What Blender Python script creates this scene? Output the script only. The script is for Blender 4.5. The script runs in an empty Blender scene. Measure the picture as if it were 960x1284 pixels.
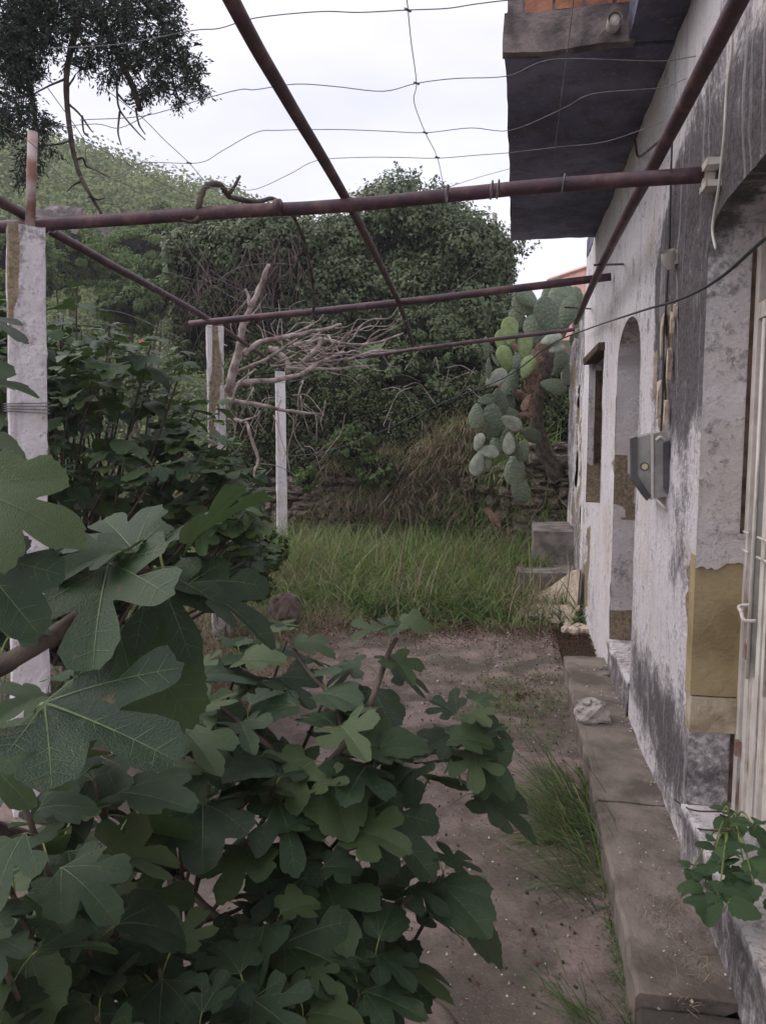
import bpy, bmesh, math, random
import numpy as np
from mathutils import Vector, Matrix, noise as mnoise

# ------------------------------------------------------------------ camera, sky, sun, exposure
sc = bpy.context.scene
col = sc.collection
F, W0, H0 = 963.0, 960.0, 1284.0
YAW, PIT, CAMH = math.atan(165 / 963), math.radians(5.75), 1.57
cy_, sy_, cp_, sp_ = math.cos(YAW), math.sin(YAW), math.cos(PIT), math.sin(PIT)
FW = Vector((-sy_ * cp_, cy_ * cp_, -sp_)); RT = Vector((cy_, sy_, 0)); UP = RT.cross(FW); CAM = Vector((0, 0, CAMH))
cam = bpy.data.objects.new('camera', bpy.data.cameras.new('camera')); col.objects.link(cam); sc.camera = cam
cam.data.sensor_fit = 'HORIZONTAL'; cam.data.sensor_width = 36; cam.data.lens = 36 * F / W0
cam.data.clip_start = 0.02; cam.data.clip_end = 600
R3 = Matrix((RT, UP, -FW)).transposed()
cam.matrix_world = Matrix.Translation(CAM) @ R3.to_4x4()

def ray(px, py): return FW + RT * ((px - W0 / 2) / F) - UP * ((py - H0 / 2) / F)
def at(px, py, d): return CAM + ray(px, py) * d                      # distance along the view axis, metres
def atX(px, py, X): r = ray(px, py); return CAM + r * ((X - CAM.x) / r.x)
def atY(px, py, Y): r = ray(px, py); return CAM + r * ((Y - CAM.y) / r.y)
def atZ(px, py, Z): r = ray(px, py); return CAM + r * ((Z - CAM.z) / r.z)

world = bpy.data.worlds.new('World'); sc.world = world; world.use_nodes = True
wn = world.node_tree; wn.nodes.clear()
wo = wn.nodes.new('ShaderNodeOutputWorld')
sky = wn.nodes.new('ShaderNodeTexSky'); sky.sky_type = 'NISHITA'; sky.sun_disc = False
sky.sun_elevation = math.radians(50); sky.sun_rotation = math.radians(200)
b1 = wn.nodes.new('ShaderNodeBackground'); b1.inputs[1].default_value = 0.05; wn.links.new(sky.outputs[0], b1.inputs[0])
# the overcast layer: soft, nearly white, a little uneven
tc = wn.nodes.new('ShaderNodeTexCoord'); mp = wn.nodes.new('ShaderNodeMapping'); mp.inputs['Scale'].default_value = (1.2, 1.2, 3.5)
nz = wn.nodes.new('ShaderNodeTexNoise'); nz.inputs['Scale'].default_value = 1.6; nz.inputs['Detail'].default_value = 5
rp = wn.nodes.new('ShaderNodeValToRGB'); rp.color_ramp.elements[0].position = .36; rp.color_ramp.elements[1].position = .62
rp.color_ramp.elements[0].color = (.76, .73, .80, 1); rp.color_ramp.elements[1].color = (.99, .925, .965, 1)
wn.links.new(tc.outputs['Generated'], mp.inputs[0]); wn.links.new(mp.outputs[0], nz.inputs[0]); wn.links.new(nz.outputs[0], rp.inputs[0])
b2 = wn.nodes.new('ShaderNodeBackground'); b2.inputs[1].default_value = 0.90; wn.links.new(rp.outputs[0], b2.inputs[0])
ad = wn.nodes.new('ShaderNodeAddShader'); wn.links.new(b1.outputs[0], ad.inputs[0]); wn.links.new(b2.outputs[0], ad.inputs[1])
wn.links.new(ad.outputs[0], wo.inputs[0])

sun = bpy.data.objects.new('sun', bpy.data.lights.new('sun', 'SUN')); col.objects.link(sun)
sun.data.energy = 1.5; sun.data.angle = math.radians(50); sun.data.color = (1, .93, .88)
sun.rotation_euler = Vector((0.85, -0.15, -0.85)).to_track_quat('-Z', 'Y').to_euler()
sc.view_settings.view_transform = 'Standard'; sc.view_settings.look = 'None'
sc.view_settings.exposure = 0.32; sc.view_settings.gamma = 1.0
sc.cycles.max_bounces = 6; sc.cycles.transparent_max_bounces = 6

rng = np.random.default_rng(7); random.seed(7)
U = random.uniform

# ------------------------------------------------------------------ object helpers
def tag(o, label=None, cat=None, group=None, kind=None):
    if label: o['label'] = label
    if cat: o['category'] = cat
    if group: o['group'] = group
    if kind: o['kind'] = kind
    return o
def setpar(o, p):
    o.parent = p; o.matrix_parent_inverse = Matrix.Translation(-p.location)
def empty(name, loc, label, cat, group=None):
    o = bpy.data.objects.new(name, None); o.empty_display_size = .1; o.location = loc; col.objects.link(o)
    return tag(o, label, cat, group)
def link(name, me, parent=None, mats=()):
    o = bpy.data.objects.new(name, me); col.objects.link(o)
    for m in mats:
        if m.name not in [x.name for x in me.materials if x]: me.materials.append(m)
    if parent: setpar(o, parent)
    return o
def pymesh(name, V, Fc, mat, parent=None, smooth=False, mi=None):
    me = bpy.data.meshes.new(name); me.from_pydata([tuple(v) for v in V], [], Fc)
    ms = mat if isinstance(mat, (list, tuple)) else [mat]
    for m in ms: me.materials.append(m)
    if smooth: me.polygons.foreach_set('use_smooth', [True] * len(me.polygons))
    if mi: me.polygons.foreach_set('material_index', mi)
    me.update(); o = bpy.data.objects.new(name, me); col.objects.link(o)
    if parent: setpar(o, parent)
    return o
def npmesh(name, V, Q, mat, parent=None, rnd=None, smooth=False):
    """fast: V (n,3), Q (m,k) faces of one size, rnd (m,) a per-face number"""
    me = bpy.data.meshes.new(name); n, m, k = len(V), len(Q), Q.shape[1]
    me.vertices.add(n); me.vertices.foreach_set('co', V.astype('f4').ravel())
    me.loops.add(m * k); me.loops.foreach_set('vertex_index', Q.astype('i4').ravel())
    me.polygons.add(m); me.polygons.foreach_set('loop_start', np.arange(0, m * k, k, dtype='i4'))
    me.polygons.foreach_set('loop_total', np.full(m, k, dtype='i4'))
    if smooth: me.polygons.foreach_set('use_smooth', np.ones(m, bool))
    me.materials.append(mat)
    if rnd is not None:
        a = me.attributes.new('rnd', 'FLOAT', 'FACE'); a.data.foreach_set('value', np.asarray(rnd, 'f4'))
    me.update(calc_edges=True); me.validate()
    o = bpy.data.objects.new(name, me); col.objects.link(o)
    if parent: setpar(o, parent)
    return o
class MB:
    def __init__(s): s.V = []; s.F = []; s.mi = []
    def add(s, V, Fc, mi=0):
        n = len(s.V); s.V += [Vector(v) for v in V]; s.F += [tuple(i + n for i in f) for f in Fc]; s.mi += [mi] * len(Fc); return s
    def box(s, a, b, mi=0, rot=None, jit=0.0):
        x0, y0, z0 = a; x1, y1, z1 = b
        V = [Vector((x, y, z)) for z in (z0, z1) for y in (y0, y1) for x in (x0, x1)]
        if jit: V = [v + Vector((U(-jit, jit), U(-jit, jit), U(-jit, jit))) for v in V]
        if rot is not None:
            c = sum(V, Vector()) / 8; V = [c + rot @ (v - c) for v in V]
        return s.add(V, [(0, 2, 3, 1), (4, 5, 7, 6), (0, 1, 5, 4), (2, 6, 7, 3), (0, 4, 6, 2), (1, 3, 7, 5)], mi)
    def tube(s, P, R, n=8, mi=0, cap=True, wob=0.0):
        P = [Vector(p) for p in P]
        if not hasattr(R, '__len__'): R = [R] * len(P)
        rings = []; ref = None
        for i, p in enumerate(P):
            t = (P[min(i + 1, len(P) - 1)] - P[max(i - 1, 0)])
            if t.length < 1e-9: t = Vector((0, 0, 1))
            t.normalize()
            if ref is None: ref = Vector((0, 0, 1)) if abs(t.z) < .9 else Vector((1, 0, 0))
            u = ref - t * ref.dot(t)
            if u.length < 1e-6: u = t.orthogonal()
            u.normalize(); ref = u; w = t.cross(u)
            rings.append([p + (u * math.cos(2 * math.pi * k / n) + w * math.sin(2 * math.pi * k / n)) * R[i] * (1 + U(-wob, wob)) for k in range(n)])
        V = [v for r in rings for v in r]; Fc = []
        for i in range(len(P) - 1):
            for k in range(n):
                a, b = i * n + k, i * n + (k + 1) % n; Fc.append((a, b, b + n, a + n))
        if cap: Fc += [tuple(range(n - 1, -1, -1)), tuple(range((len(P) - 1) * n, len(P) * n))]
        return s.add(V, Fc, mi)
    def build(s, name, mat, parent=None, smooth=False):
        return pymesh(name, s.V, s.F, mat, parent, smooth, s.mi)
def spline(P, k=6):
    """Catmull-Rom through the points"""
    P = [Vector(p) for p in P]
    if len(P) < 3: return [P[0].lerp(P[-1], i / k) for i in range(k + 1)]
    Q = [P[0] * 2 - P[1]] + P + [P[-1] * 2 - P[-2]]; out = []
    for i in range(1, len(Q) - 2):
        a, b, c, d = Q[i - 1:i + 3]
        for j in range(k):
            t = j / k
            out.append(.5 * ((2 * b) + (c - a) * t + (2 * a - 5 * b + 4 * c - d) * t * t + (3 * b - a - 3 * c + d) * t ** 3))
    return out + [P[-1]]
def taper(n, a, b): return [a + (b - a) * i / max(1, n - 1) for i in range(n)]
def fbm(x, y, z=0.0, o=3): return mnoise.fractal(Vector((x, y, z)), 1.0, 2.0, o)
def sstep(a, b, x): t = max(0., min(1., (x - a) / (b - a))); return t * t * (3 - 2 * t)

# ------------------------------------------------------------------ material helpers
class NT:
    def __init__(s, name):
        s.m = bpy.data.materials.new(name); s.m.use_nodes = True; s.t = s.m.node_tree
        s.b = s.t.nodes['Principled BSDF']; s.out = s.t.nodes['Material Output']; s.co = None
    def n(s, t, **kw):
        nd = s.t.nodes.new(t)
        for k, v in kw.items(): setattr(nd, k, v)
        return nd
    def l(s, a, b): s.t.links.new(a, b)
    def coord(s):
        if s.co is None: s.co = s.n('ShaderNodeTexCoord').outputs['Object']
        return s.co
    def mapped(s, sc3):
        m = s.n('ShaderNodeMapping'); m.inputs['Scale'].default_value = sc3; s.l(s.coord(), m.inputs[0]); return m.outputs[0]
    def noise(s, scale, detail=5, rough=.55, co=None, dist=0):
        x = s.n('ShaderNodeTexNoise'); x.inputs['Scale'].default_value = scale; x.inputs['Detail'].default_value = detail
        x.inputs['Roughness'].default_value = rough; x.inputs['Distortion'].default_value = dist
        s.l(co if co is not None else s.coord(), x.inputs[0]); return x.outputs[0]
    def ramp(s, f, stops):
        r = s.n('ShaderNodeValToRGB'); e = r.color_ramp.elements
        while len(e) < len(stops): e.new(.5)
        for i, (p, c) in enumerate(stops):
            e[i].position = p; e[i].color = (c, c, c, 1) if not hasattr(c, '__len__') else (*c, 1)
        s.l(f, r.inputs[0]); return r.outputs[0]
    def mix(s, f, a, b, mode='MIX'):
        m = s.n('ShaderNodeMix', data_type='RGBA', blend_type=mode)
        for v, i in ((f, 0), (a, 6), (b, 7)):
            if hasattr(v, 'links'): s.l(v, m.inputs[i])
            elif i == 0: m.inputs[0].default_value = v
            else: m.inputs[i].default_value = (*v, 1)
        return m.outputs[2]
    def math(s, op, a, b=0., c=None, clamp=False):
        m = s.n('ShaderNodeMath', operation=op); m.use_clamp = clamp
        for v, i in ((a, 0), (b, 1), (c, 2)):
            if v is None: continue
            if hasattr(v, 'links'): s.l(v, m.inputs[i])
            else: m.inputs[i].default_value = v
        return m.outputs[0]
    def attr(s, name): a = s.n('ShaderNodeAttribute'); a.attribute_name = name; return a.outputs['Fac']
    def bump(s, h, d=.01, st=1.):
        b = s.n('ShaderNodeBump'); b.inputs['Distance'].default_value = d; b.inputs['Strength'].default_value = st
        s.l(h, b.inputs['Height']); s.l(b.outputs[0], s.b.inputs['Normal'])
    def color(s, c):
        if hasattr(c, 'links'): s.l(c, s.b.inputs['Base Color'])
        else: s.b.inputs['Base Color'].default_value = (*c, 1)
    def rough(s, r, spec=.5):
        s.b.inputs['Roughness'].default_value = r; s.b.inputs['Specular IOR Level'].default_value = spec
def simple(name, c1, c2, scale=8, rough=.8, bump=.004, spec=.3, bs=None, detail=6, lo=.38, hi=.60, metal=0):
    t = NT(name); f = t.noise(scale, detail); t.color(t.ramp(f, [(lo, c1), (hi, c2)])); t.rough(rough, spec)
    t.b.inputs['Metallic'].default_value = metal
    if bump: t.bump(t.noise(bs or scale * 4, 6, .6), bump)
    return t.m
def leafmat(name, cols, trans=.25, rough=.55, spec=.4, obj=False, tc=None, bs=0, big=0.):
    """foliage: colour picked per leaf"""
    t = NT(name)
    if obj: f = t.n('ShaderNodeObjectInfo').outputs['Random']
    else: f = t.attr('rnd')
    if big:
        f = t.math('ADD', t.math('MULTIPLY', f, .6), t.math('MULTIPLY', t.noise(big, 3), .55), clamp=True)
    n = len(cols); c = t.ramp(f, [(i / (n - 1) * .9 + .05, x) for i, x in enumerate(cols)])
    if bs:
        c = t.mix(t.math('MULTIPLY', t.noise(bs, 4), .5), c, tuple(v * .6 for v in cols[0]))
        c = t.mix(t.ramp(t.noise(7, 6, .7), [(.62, 0.), (.66, .75)]), c, (.11, .075, .035))
        c = t.mix(t.ramp(t.noise(2.2, 3), [(.48, 0.), (.68, .22)]), c, cols[-1])
        t.bump(t.noise(bs * 2.5, 3), .0015)
    t.color(c); t.rough(rough, spec)
    tr = t.n('ShaderNodeBsdfTranslucent')
    t.l(t.mix(.5, c, tc or (.09, .15, .03)), tr.inputs[0])
    mx = t.n('ShaderNodeMixShader'); mx.inputs[0].default_value = trans
    t.l(t.b.outputs[0], mx.inputs[1]); t.l(tr.outputs[0], mx.inputs[2]); t.l(mx.outputs[0], t.out.inputs[0])
    return t.m

# whitewashed plaster with mould (attribute 'stain') and lost plaster (attribute 'chip')
def plaster(name, attrs=True, white=((.76, .71, .725), (.88, .835, .86)), dirt=.55):
    t = NT(name)
    n1 = t.noise(1.7, 6, .6); n2 = t.noise(9, 8, .7); n3 = t.noise(48, 7, .75); n4 = t.noise(140, 4, .7)
    streak = t.noise(1, 8, .7, t.mapped((1, 10, 1.3)))
    base = t.ramp(n2, [(.36, white[0]), (.58, white[1])])
    c = t.mix(t.ramp(n1, [(.52, 0.), (.66, .45)]), base, (.66, .55, .44))
    c = t.mix(t.ramp(streak, [(.55, 0.), (.70, .30 * dirt)]), c, (.42, .37, .385))
    c = t.mix(t.ramp(n3, [(.57, 0.), (.68, .35 * dirt)]), c, (.40, .35, .34))
    c = t.mix(t.ramp(n4, [(.58, 0.), (.66, .25 * dirt)]), c, (.20, .17, .16))
    if attrs:
        k = t.math('ADD', t.math('MULTIPLY', t.math('SUBTRACT', n2, .5), 2.8), t.math('MULTIPLY', t.math('SUBTRACT', streak, .5), 1.3))
        k = t.math('ADD', k, t.math('MULTIPLY', t.math('SUBTRACT', n3, .5), 2.4))
        sv = t.math('ADD', t.attr('stain'), k)
        c = t.mix(t.ramp(sv, [(.18, 0.), (.55, .55), (1.15, .93)]), c, t.ramp(n3, [(.40, (.032, .026, .032)), (.62, (.17, .145, .155))]))
        st2 = t.noise(1, 7, .65, t.mapped((1, 17, .8)))
        c = t.mix(t.ramp(st2, [(.56, 0.), (.64, .55)]), c, (.55, .50, .52))
        ch = t.math('ADD', t.attr('chip'), t.math('MULTIPLY', t.math('SUBTRACT', n2, .5), .5))
        c = t.mix(t.ramp(ch, [(.47, 0.), (.52, 1.)]), c, t.ramp(n3, [(.4, (.22, .17, .11)), (.6, (.42, .34, .24))]))
    t.color(c); t.rough(.9, .2)
    h = t.math('ADD', t.math('ADD', t.math('MULTIPLY', n2, 1.), t.math('MULTIPLY', n3, .6)), t.math('MULTIPLY', streak, .4))
    t.bump(h, .022, 1.); return t.m
M = {}
M['plaster'] = plaster('whitewashed_plaster')
M['plaster_plain'] = plaster('pale_plaster', False)
M['column_paint'] = plaster('column_whitewash', True, ((.76, .71, .73), (.88, .83, .85)), .35)
M['ochre'] = simple('ochre_sandstone', (.27, .205, .115), (.40, .32, .19), 6, .95, .006, .1, 60)
M['ochre_pale'] = simple('pale_sandstone', (.34, .28, .19), (.52, .45, .34), 14, .95, .01, .1, 50)
t = NT('stained_concrete')
a = t.noise(.9, 6, .6); b = t.noise(5, 8, .7); d = t.noise(60, 5, .7); e = t.noise(2.3, 5, .5, dist=1.2)
g2 = t.noise(150, 4, .7)
c = t.ramp(b, [(.38, (.115, .088, .076)), (.60, (.225, .178, .155))])
c = t.mix(t.ramp(a, [(.46, 0.), (.58, .8)]), c, (.075, .066, .052))
c = t.mix(t.ramp(e, [(.53, 0.), (.63, .55)]), c, (.34, .255, .235))
c = t.mix(t.ramp(d, [(.54, 0.), (.63, .55)]), c, (.085, .066, .052))
c = t.mix(t.ramp(g2, [(.57, 0.), (.66, .5)]), c, (.28, .245, .22))
vor = t.n('ShaderNodeTexVoronoi', feature='DISTANCE_TO_EDGE'); vor.inputs['Scale'].default_value = .55
wd = t.n('ShaderNodeMix', data_type='RGBA'); wd.inputs[0].default_value = .12; t.l(t.coord(), wd.inputs[6])
nc = t.n('ShaderNodeTexNoise'); nc.inputs['Scale'].default_value = 3; t.l(t.coord(), nc.inputs[0]); t.l(nc.outputs[1], wd.inputs[7]); t.l(wd.outputs[2], vor.inputs[0])
crack = t.ramp(vor.outputs[0], [(.0, .6), (.003, 0.)])
c = t.mix(crack, c, (.06, .05, .04)); t.color(c); t.rough(.85, .25)
t.bump(t.math('SUBTRACT', t.math('ADD', b, t.math('MULTIPLY', d, .5)), t.math('MULTIPLY', crack, .8)), .008, .8); M['concrete'] = t.m
M['walk'] = simple('walkway_concrete', (.125, .104, .088), (.25, .21, .18), 5.5, .85, .008, .25, 50, 9)
M['walk_dark'] = simple('dark_concrete', (.06, .052, .046), (.10, .085, .075), 5, .8, .005, .3, 50)  # darker concrete for the lower, nearest walkway length
M['slab'] = simple('mouldy_slab_concrete', (.13, .13, .20), (.30, .28, .36), 1.8, .9, .008, .2, 30, 8)
t = NT('mouldy_canopy'); a = t.noise(1.3, 7, .65); b = t.noise(7, 8, .7); d = t.noise(40, 6, .7)
c = t.ramp(a, [(.38, (.09, .09, .145)), (.62, (.26, .25, .34))]); c = t.mix(t.ramp(b, [(.50, 0.), (.62, .6)]), c, (.10, .085, .10)); c = t.mix(t.ramp(d, [(.57, 0.), (.66, .4)]), c, (.38, .36, .40))
t.color(c); t.rough(.9, .2); t.bump(t.math('ADD', b, d), .012); M['slab'] = t.m
M['slab_edge'] = simple('rough_mortar', (.10, .085, .085), (.24, .20, .19), 9, .95, .012, .2, 40, 8)
M['brick'] = simple('fired_brick', (.20, .09, .06), (.36, .165, .105), 12, .9, .006, .2, 50)
t = NT('rusty_painted_pipe'); b = t.noise(9, 8, .7); d = t.noise(38, 6, .7)
c = t.ramp(b, [(.38, (.040, .022, .032)), (.52, (.075, .032, .042)), (.62, (.135, .068, .066))])
c = t.mix(t.ramp(d, [(.60, 0.), (.72, .6)]), c, (.17, .10, .085)); t.color(c); t.rough(.55, .45); t.bump(d, .003); M['pipe'] = t.m
M['rust_pale'] = simple('rusty_white_pipe', (.22, .11, .08), (.46, .38, .36), 9, .7, .003)
M['wire'] = simple('galvanised_wire', (.10, .09, .10), (.20, .18, .19), 30, .55, 0, .5)
M['cable'] = simple('black_cable', (.02, .02, .022), (.035, .035, .04), 30, .5, 0, .4)
t = NT('white_metal_rusted'); b = t.noise(7, 8, .65); s2 = t.noise(1, 6, .7, t.mapped((30, 30, 2.2)))
c = t.ramp(b, [(.38, (.56, .51, .46)), (.6, (.74, .69, .64))])
c = t.mix(t.ramp(s2, [(.56, 0.), (.66, .85)]), c, (.22, .11, .06)); t.color(c); t.rough(.5, .4); t.bump(b, .003); M['white_metal'] = t.m
M['glass_dark'] = simple('dirty_dark_glass', (.012, .022, .022), (.035, .05, .048), 6, .25, 0, .5)
M['dark'] = simple('dark_interior', (.02, .017, .016), (.035, .03, .028), 4, .95, 0)
M['wood'] = simple('old_brown_wood', (.045, .028, .020), (.12, .08, .058), 20, .85, .006, .2, 60)
M['grey_box'] = simple('weathered_grey_enamel', (.24, .225, .22), (.36, .345, .33), 14, .45, .002, .5)
M['dark_box'] = simple('dark_grey_plastic', (.06, .055, .06), (.11, .10, .105), 14, .5, .001, .4)
M['cream_plastic'] = simple('cream_plastic', (.48, .44, .40), (.60, .56, .51), 12, .5, .001, .4)
M['yellow'] = simple('yellowed_meter_dial', (.50, .44, .24), (.66, .60, .42), 12, .4, 0)
M['pink'] = simple('pink_render', (.62, .33, .29), (.70, .39, .35), 3, .9, .004)
M['stone'] = simple('field_stone', (.085, .065, .058), (.28, .22, .195), 5, .95, .012, .15, 22, 8)
M['step'] = simple('old_grey_step', (.13, .115, .105), (.29, .26, .24), 6, .95, .01, .15, 30)
M['stone_pale'] = simple('pale_rubble', (.30, .265, .25), (.52, .47, .44), 9, .95, .012, .15, 35, 8)
M['plaster_debris'] = simple('fallen_cream_plaster', (.42, .34, .26), (.62, .53, .44), 8, .95, .012, .15, 30, 8)
t = NT('earth'); a = t.noise(1.1, 6); b = t.noise(14, 8, .7)
c = t.ramp(b, [(.3, (.040, .028, .020)), (.7, (.12, .085, .062))]); c = t.mix(t.ramp(a, [(.45, 0.), (.6, .6)]), c, (.035, .055, .02))
t.color(c); t.rough(.95, .1); t.bump(b, .03); M['earth'] = t.m
t = NT('hill_ground'); a = t.noise(.12, 6, .6); b = t.noise(.7, 7, .7)
c = t.ramp(b, [(.3, (.045, .075, .03)), (.7, (.13, .17, .075))]); c = t.mix(t.ramp(a, [(.5, 0.), (.6, .8)]), c, (.13, .12, .07))
t.color(c); t.rough(.95, .1); t.bump(b, .3); M['hill'] = t.m
M['cliff'] = simple('grey_cliff_rock', (.15, .12, .12), (.30, .26, .26), .8, .95, .3, .1, 2.5, 8)
M['bark'] = simple('grey_brown_bark', (.045, .035, .030), (.12, .095, .08), 18, .9, .008, .2, 60)
M['fig_bark'] = simple('young_fig_bark', (.05, .036, .030), (.11, .085, .07), 14, .8, .004, .3, 60)
M['dead_wood'] = simple('bleached_dead_wood', (.17, .13, .115), (.42, .345, .32), 10, .9, .008, .2, 50, 8)
M['dead_vine'] = simple('brown_dead_vine', (.07, .045, .04), (.16, .11, .10), 10, .9, 0)
M['core'] = simple('painted_crown_shade', (.012, .014, .010), (.03, .03, .02), 6, 1, .05, .0, 14)  # near-black colour standing in for the shade deep inside crowns
M['fig_leaf'] = leafmat('fig_leaf', [(.020, .045, .022), (.032, .065, .028), (.048, .088, .034), (.085, .13, .045)],   .20, .47, .42, True, bs=30)
M['fig_leaf_far'] = leafmat('fig_leaf_far', [(.022, .050, .022), (.042, .082, .032), (.075, .13, .042), (.13, .20, .06)], .22, .5, .4, True, bs=20)
M['fig_leaf_mass'] = leafmat('fig_leaf_mass', [(.022, .048, .022), (.042, .08, .032), (.07, .12, .042)], .22, .5, .4)
M['vein'] = simple('leaf_vein', (.075, .115, .055), (.12, .17, .07), 10, .5, 0, .3)
M['petiole'] = simple('leaf_stalk', (.13, .17, .05), (.22, .25, .08), 10, .5, 0, .3)
M['ivy'] = leafmat('ivy_foliage', [(.024, .038, .020), (.055, .080, .034), (.10, .135, .058), (.16, .20, .095)], .18, .5, .4, big=1.1)
M['shrub'] = leafmat('shrub_foliage', [(.04, .07, .022), (.08, .13, .04), (.15, .21, .06)], .25, .6, .3, big=1.)
M['bramble'] = leafmat('bramble_foliage', [(.045, .032, .026), (.065, .062, .034), (.08, .115, .04), (.13, .17, .06)], .2, .6, .3, big=1.4)
M['hilltree'] = leafmat('hill_tree_foliage', [(.10, .13, .055), (.18, .23, .09), (.30, .35, .15)], .25, .7, .2, big=.15)
M['palebush'] = leafmat('pale_bush_foliage', [(.08, .13, .04), (.13, .20, .06), (.19, .26, .09)], .3, .7, .2, big=.5)
M['conifer'] = leafmat('cypress_foliage', [(.014, .024, .022), (.026, .042, .036), (.045, .06, .045), (.06, .055, .045)], .05, .7, .2)
M['grass'] = leafmat('green_grass', [(.035, .08, .02), (.085, .165, .038), (.17, .27, .07), (.32, .35, .15)], .3, .6, .3, tc=(.12, .16, .03), big=.9)
M['grass_pale'] = leafmat('pale_tangled_grass', [(.12, .15, .05), (.24, .27, .09), (.42, .40, .20)], .3, .6, .3, tc=(.2, .22, .07))
M['grass_dark'] = leafmat('dark_fresh_grass', [(.05, .09, .03), (.095, .15, .055), (.17, .22, .10)], .2, .6, .3, tc=(.08, .12, .03))
M['straw'] = leafmat('dead_grass', [(.13, .09, .06), (.29, .22, .155), (.50, .42, .31)], .25, .8, .2, tc=(.2, .15, .08))
M['weed'] = leafmat('bright_weed', [(.035, .085, .025), (.06, .13, .035), (.09, .17, .045)], .25, .5, .4, tc=(.1, .2, .03))
M['nettle'] = leafmat('nettle_leaf', [(.035, .085, .035), (.055, .115, .045), (.08, .15, .05)], .25, .5, .4, True, bs=40)
M['litter'] = leafmat('dead_leaf_litter', [(.035, .02, .018), (.095, .048, .036), (.17, .09, .065)], .1, .9, .1)
M['chips'] = leafmat('plaster_chips', [(.22, .19, .17), (.5, .46, .42), (.7, .66, .6)], .0, .9, .1)
M['pad'] = leafmat('cactus_pad_skin', [(.075, .105, .075), (.12, .16, .11), (.19, .235, .17)], .0, .55, .35, True)
t = NT('spotted_cactus_skin'); f = t.n('ShaderNodeObjectInfo').outputs['Random']; c = t.ramp(f, [(.05, (.065, .095, .065)), (.5, (.115, .155, .105)), (.95, (.19, .235, .165))])
c = t.mix(t.ramp(t.noise(5, 6, .7), [(.46, 0.), (.62, .6)]), c, (.17, .16, .10)); vo = t.n('ShaderNodeTexVoronoi'); vo.inputs['Scale'].default_value = 11; t.l(t.coord(), vo.inputs[0])
c = t.mix(t.ramp(vo.outputs[0], [(.10, .8), (.2, 0.)]), c, (.34, .31, .22)); t.color(c); t.rough(.6, .3); t.bump(vo.outputs[0], .02, .5); M['pad'] = t.m
M['pad_pale'] = simple('grey_cactus_pad', (.19, .22, .17), (.30, .32, .26), 4, .7, .003)
M['pad_young'] = simple('yellow_green_cactus_pad', (.16, .22, .085), (.24, .30, .13), 7, .6, .003)
M['pad_dead'] = simple('dried_cactus_pad', (.09, .058, .042), (.27, .175, .12), 9, .9, .008)
M['flower'] = simple('orange_flower', (.60, .24, .14), (.70, .36, .24), 9, .6, 0)

# ------------------------------------------------------------------ the ground
WALLX = 0.60
def gh(x, y):
    """height of the earth"""
    z = -0.03 + .05 * fbm(x * .6, y * .6) * sstep(6.3, 7.5, y)
    edge = 10.45 - .75 * sstep(-1.2, .2, x)
    f = sstep(-6.5, -4.2, x)
    z += f * sstep(edge - .15, edge + .35, y) * (.98 + .35 * sstep(-1.5, .4, x))
    z += f * max(0., min(y, 22) - edge - .3) * .22
    z += .25 * fbm(x * .35, y * .35, 3.) * sstep(10.5, 13, y)
    z -= sstep(-8, -20, x) * 1.5
    return z
xs = np.concatenate([np.linspace(-90, -14, 26), np.linspace(-12, 6, 91), np.linspace(8, 90, 26)])
ys = np.concatenate([np.linspace(-40, 4, 16), np.linspace(5, 20, 91), np.linspace(22, 160, 40)])
V = [(x, y, gh(x, y)) for y in ys for x in xs]; nx = len(xs)
Fc = [(j * nx + i, j * nx + i + 1, (j + 1) * nx + i + 1, (j + 1) * nx + i) for j in range(len(ys) - 1) for i in range(nx - 1)]
tag(pymesh('ground', V, Fc, M['earth'], smooth=True), kind='structure')

# hill behind, ridge rising to the left
ridge = [(-400, 150), (-150, 185), (0, 207), (55, 213), (100, 222), (128, 232), (150, 246), (170, 256), (195, 259), (225, 268), (250, 277), (300, 290), (420, 330), (700, 420)]
RY = 62.0
RPT = [(atY(px, py, RY).x, atY(px, py, RY).z) for px, py in ridge]
def ridge_h(x):
    if x <= RPT[0][0]: return RPT[0][1]
    for (x0, z0), (x1, z1) in zip(RPT, RPT[1:]):
        if x0 <= x <= x1: return z0 + (z1 - z0) * (x - x0) / (x1 - x0)
    return RPT[-1][1]
def hill_h(x, y):
    k = x * RY / max(y, 20.) if y < RY else x
    r = ridge_h(k) - 1.4
    f = sstep(15, RY, y) ** .9 if y < RY else 1 - .6 * sstep(RY, 150, y)
    return -2 + (r + 2) * f + (1.6 * fbm(x * .08, y * .08) + .8 * fbm(x * .3, y * .3)) * sstep(18, 40, y)
xs = np.linspace(-120, 30, 110); ys = np.concatenate([np.linspace(16, 64, 60), np.linspace(68, 150, 14)]); nx = len(xs)
V = [(x, y, hill_h(x, y)) for y in ys for x in xs]
Fc = [(j * nx + i, j * nx + i + 1, (j + 1) * nx + i + 1, (j + 1) * nx + i) for j in range(len(ys) - 1) for i in range(nx - 1)]
tag(pymesh('hill', V, Fc, M['hill'], smooth=True), kind='structure')

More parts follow.
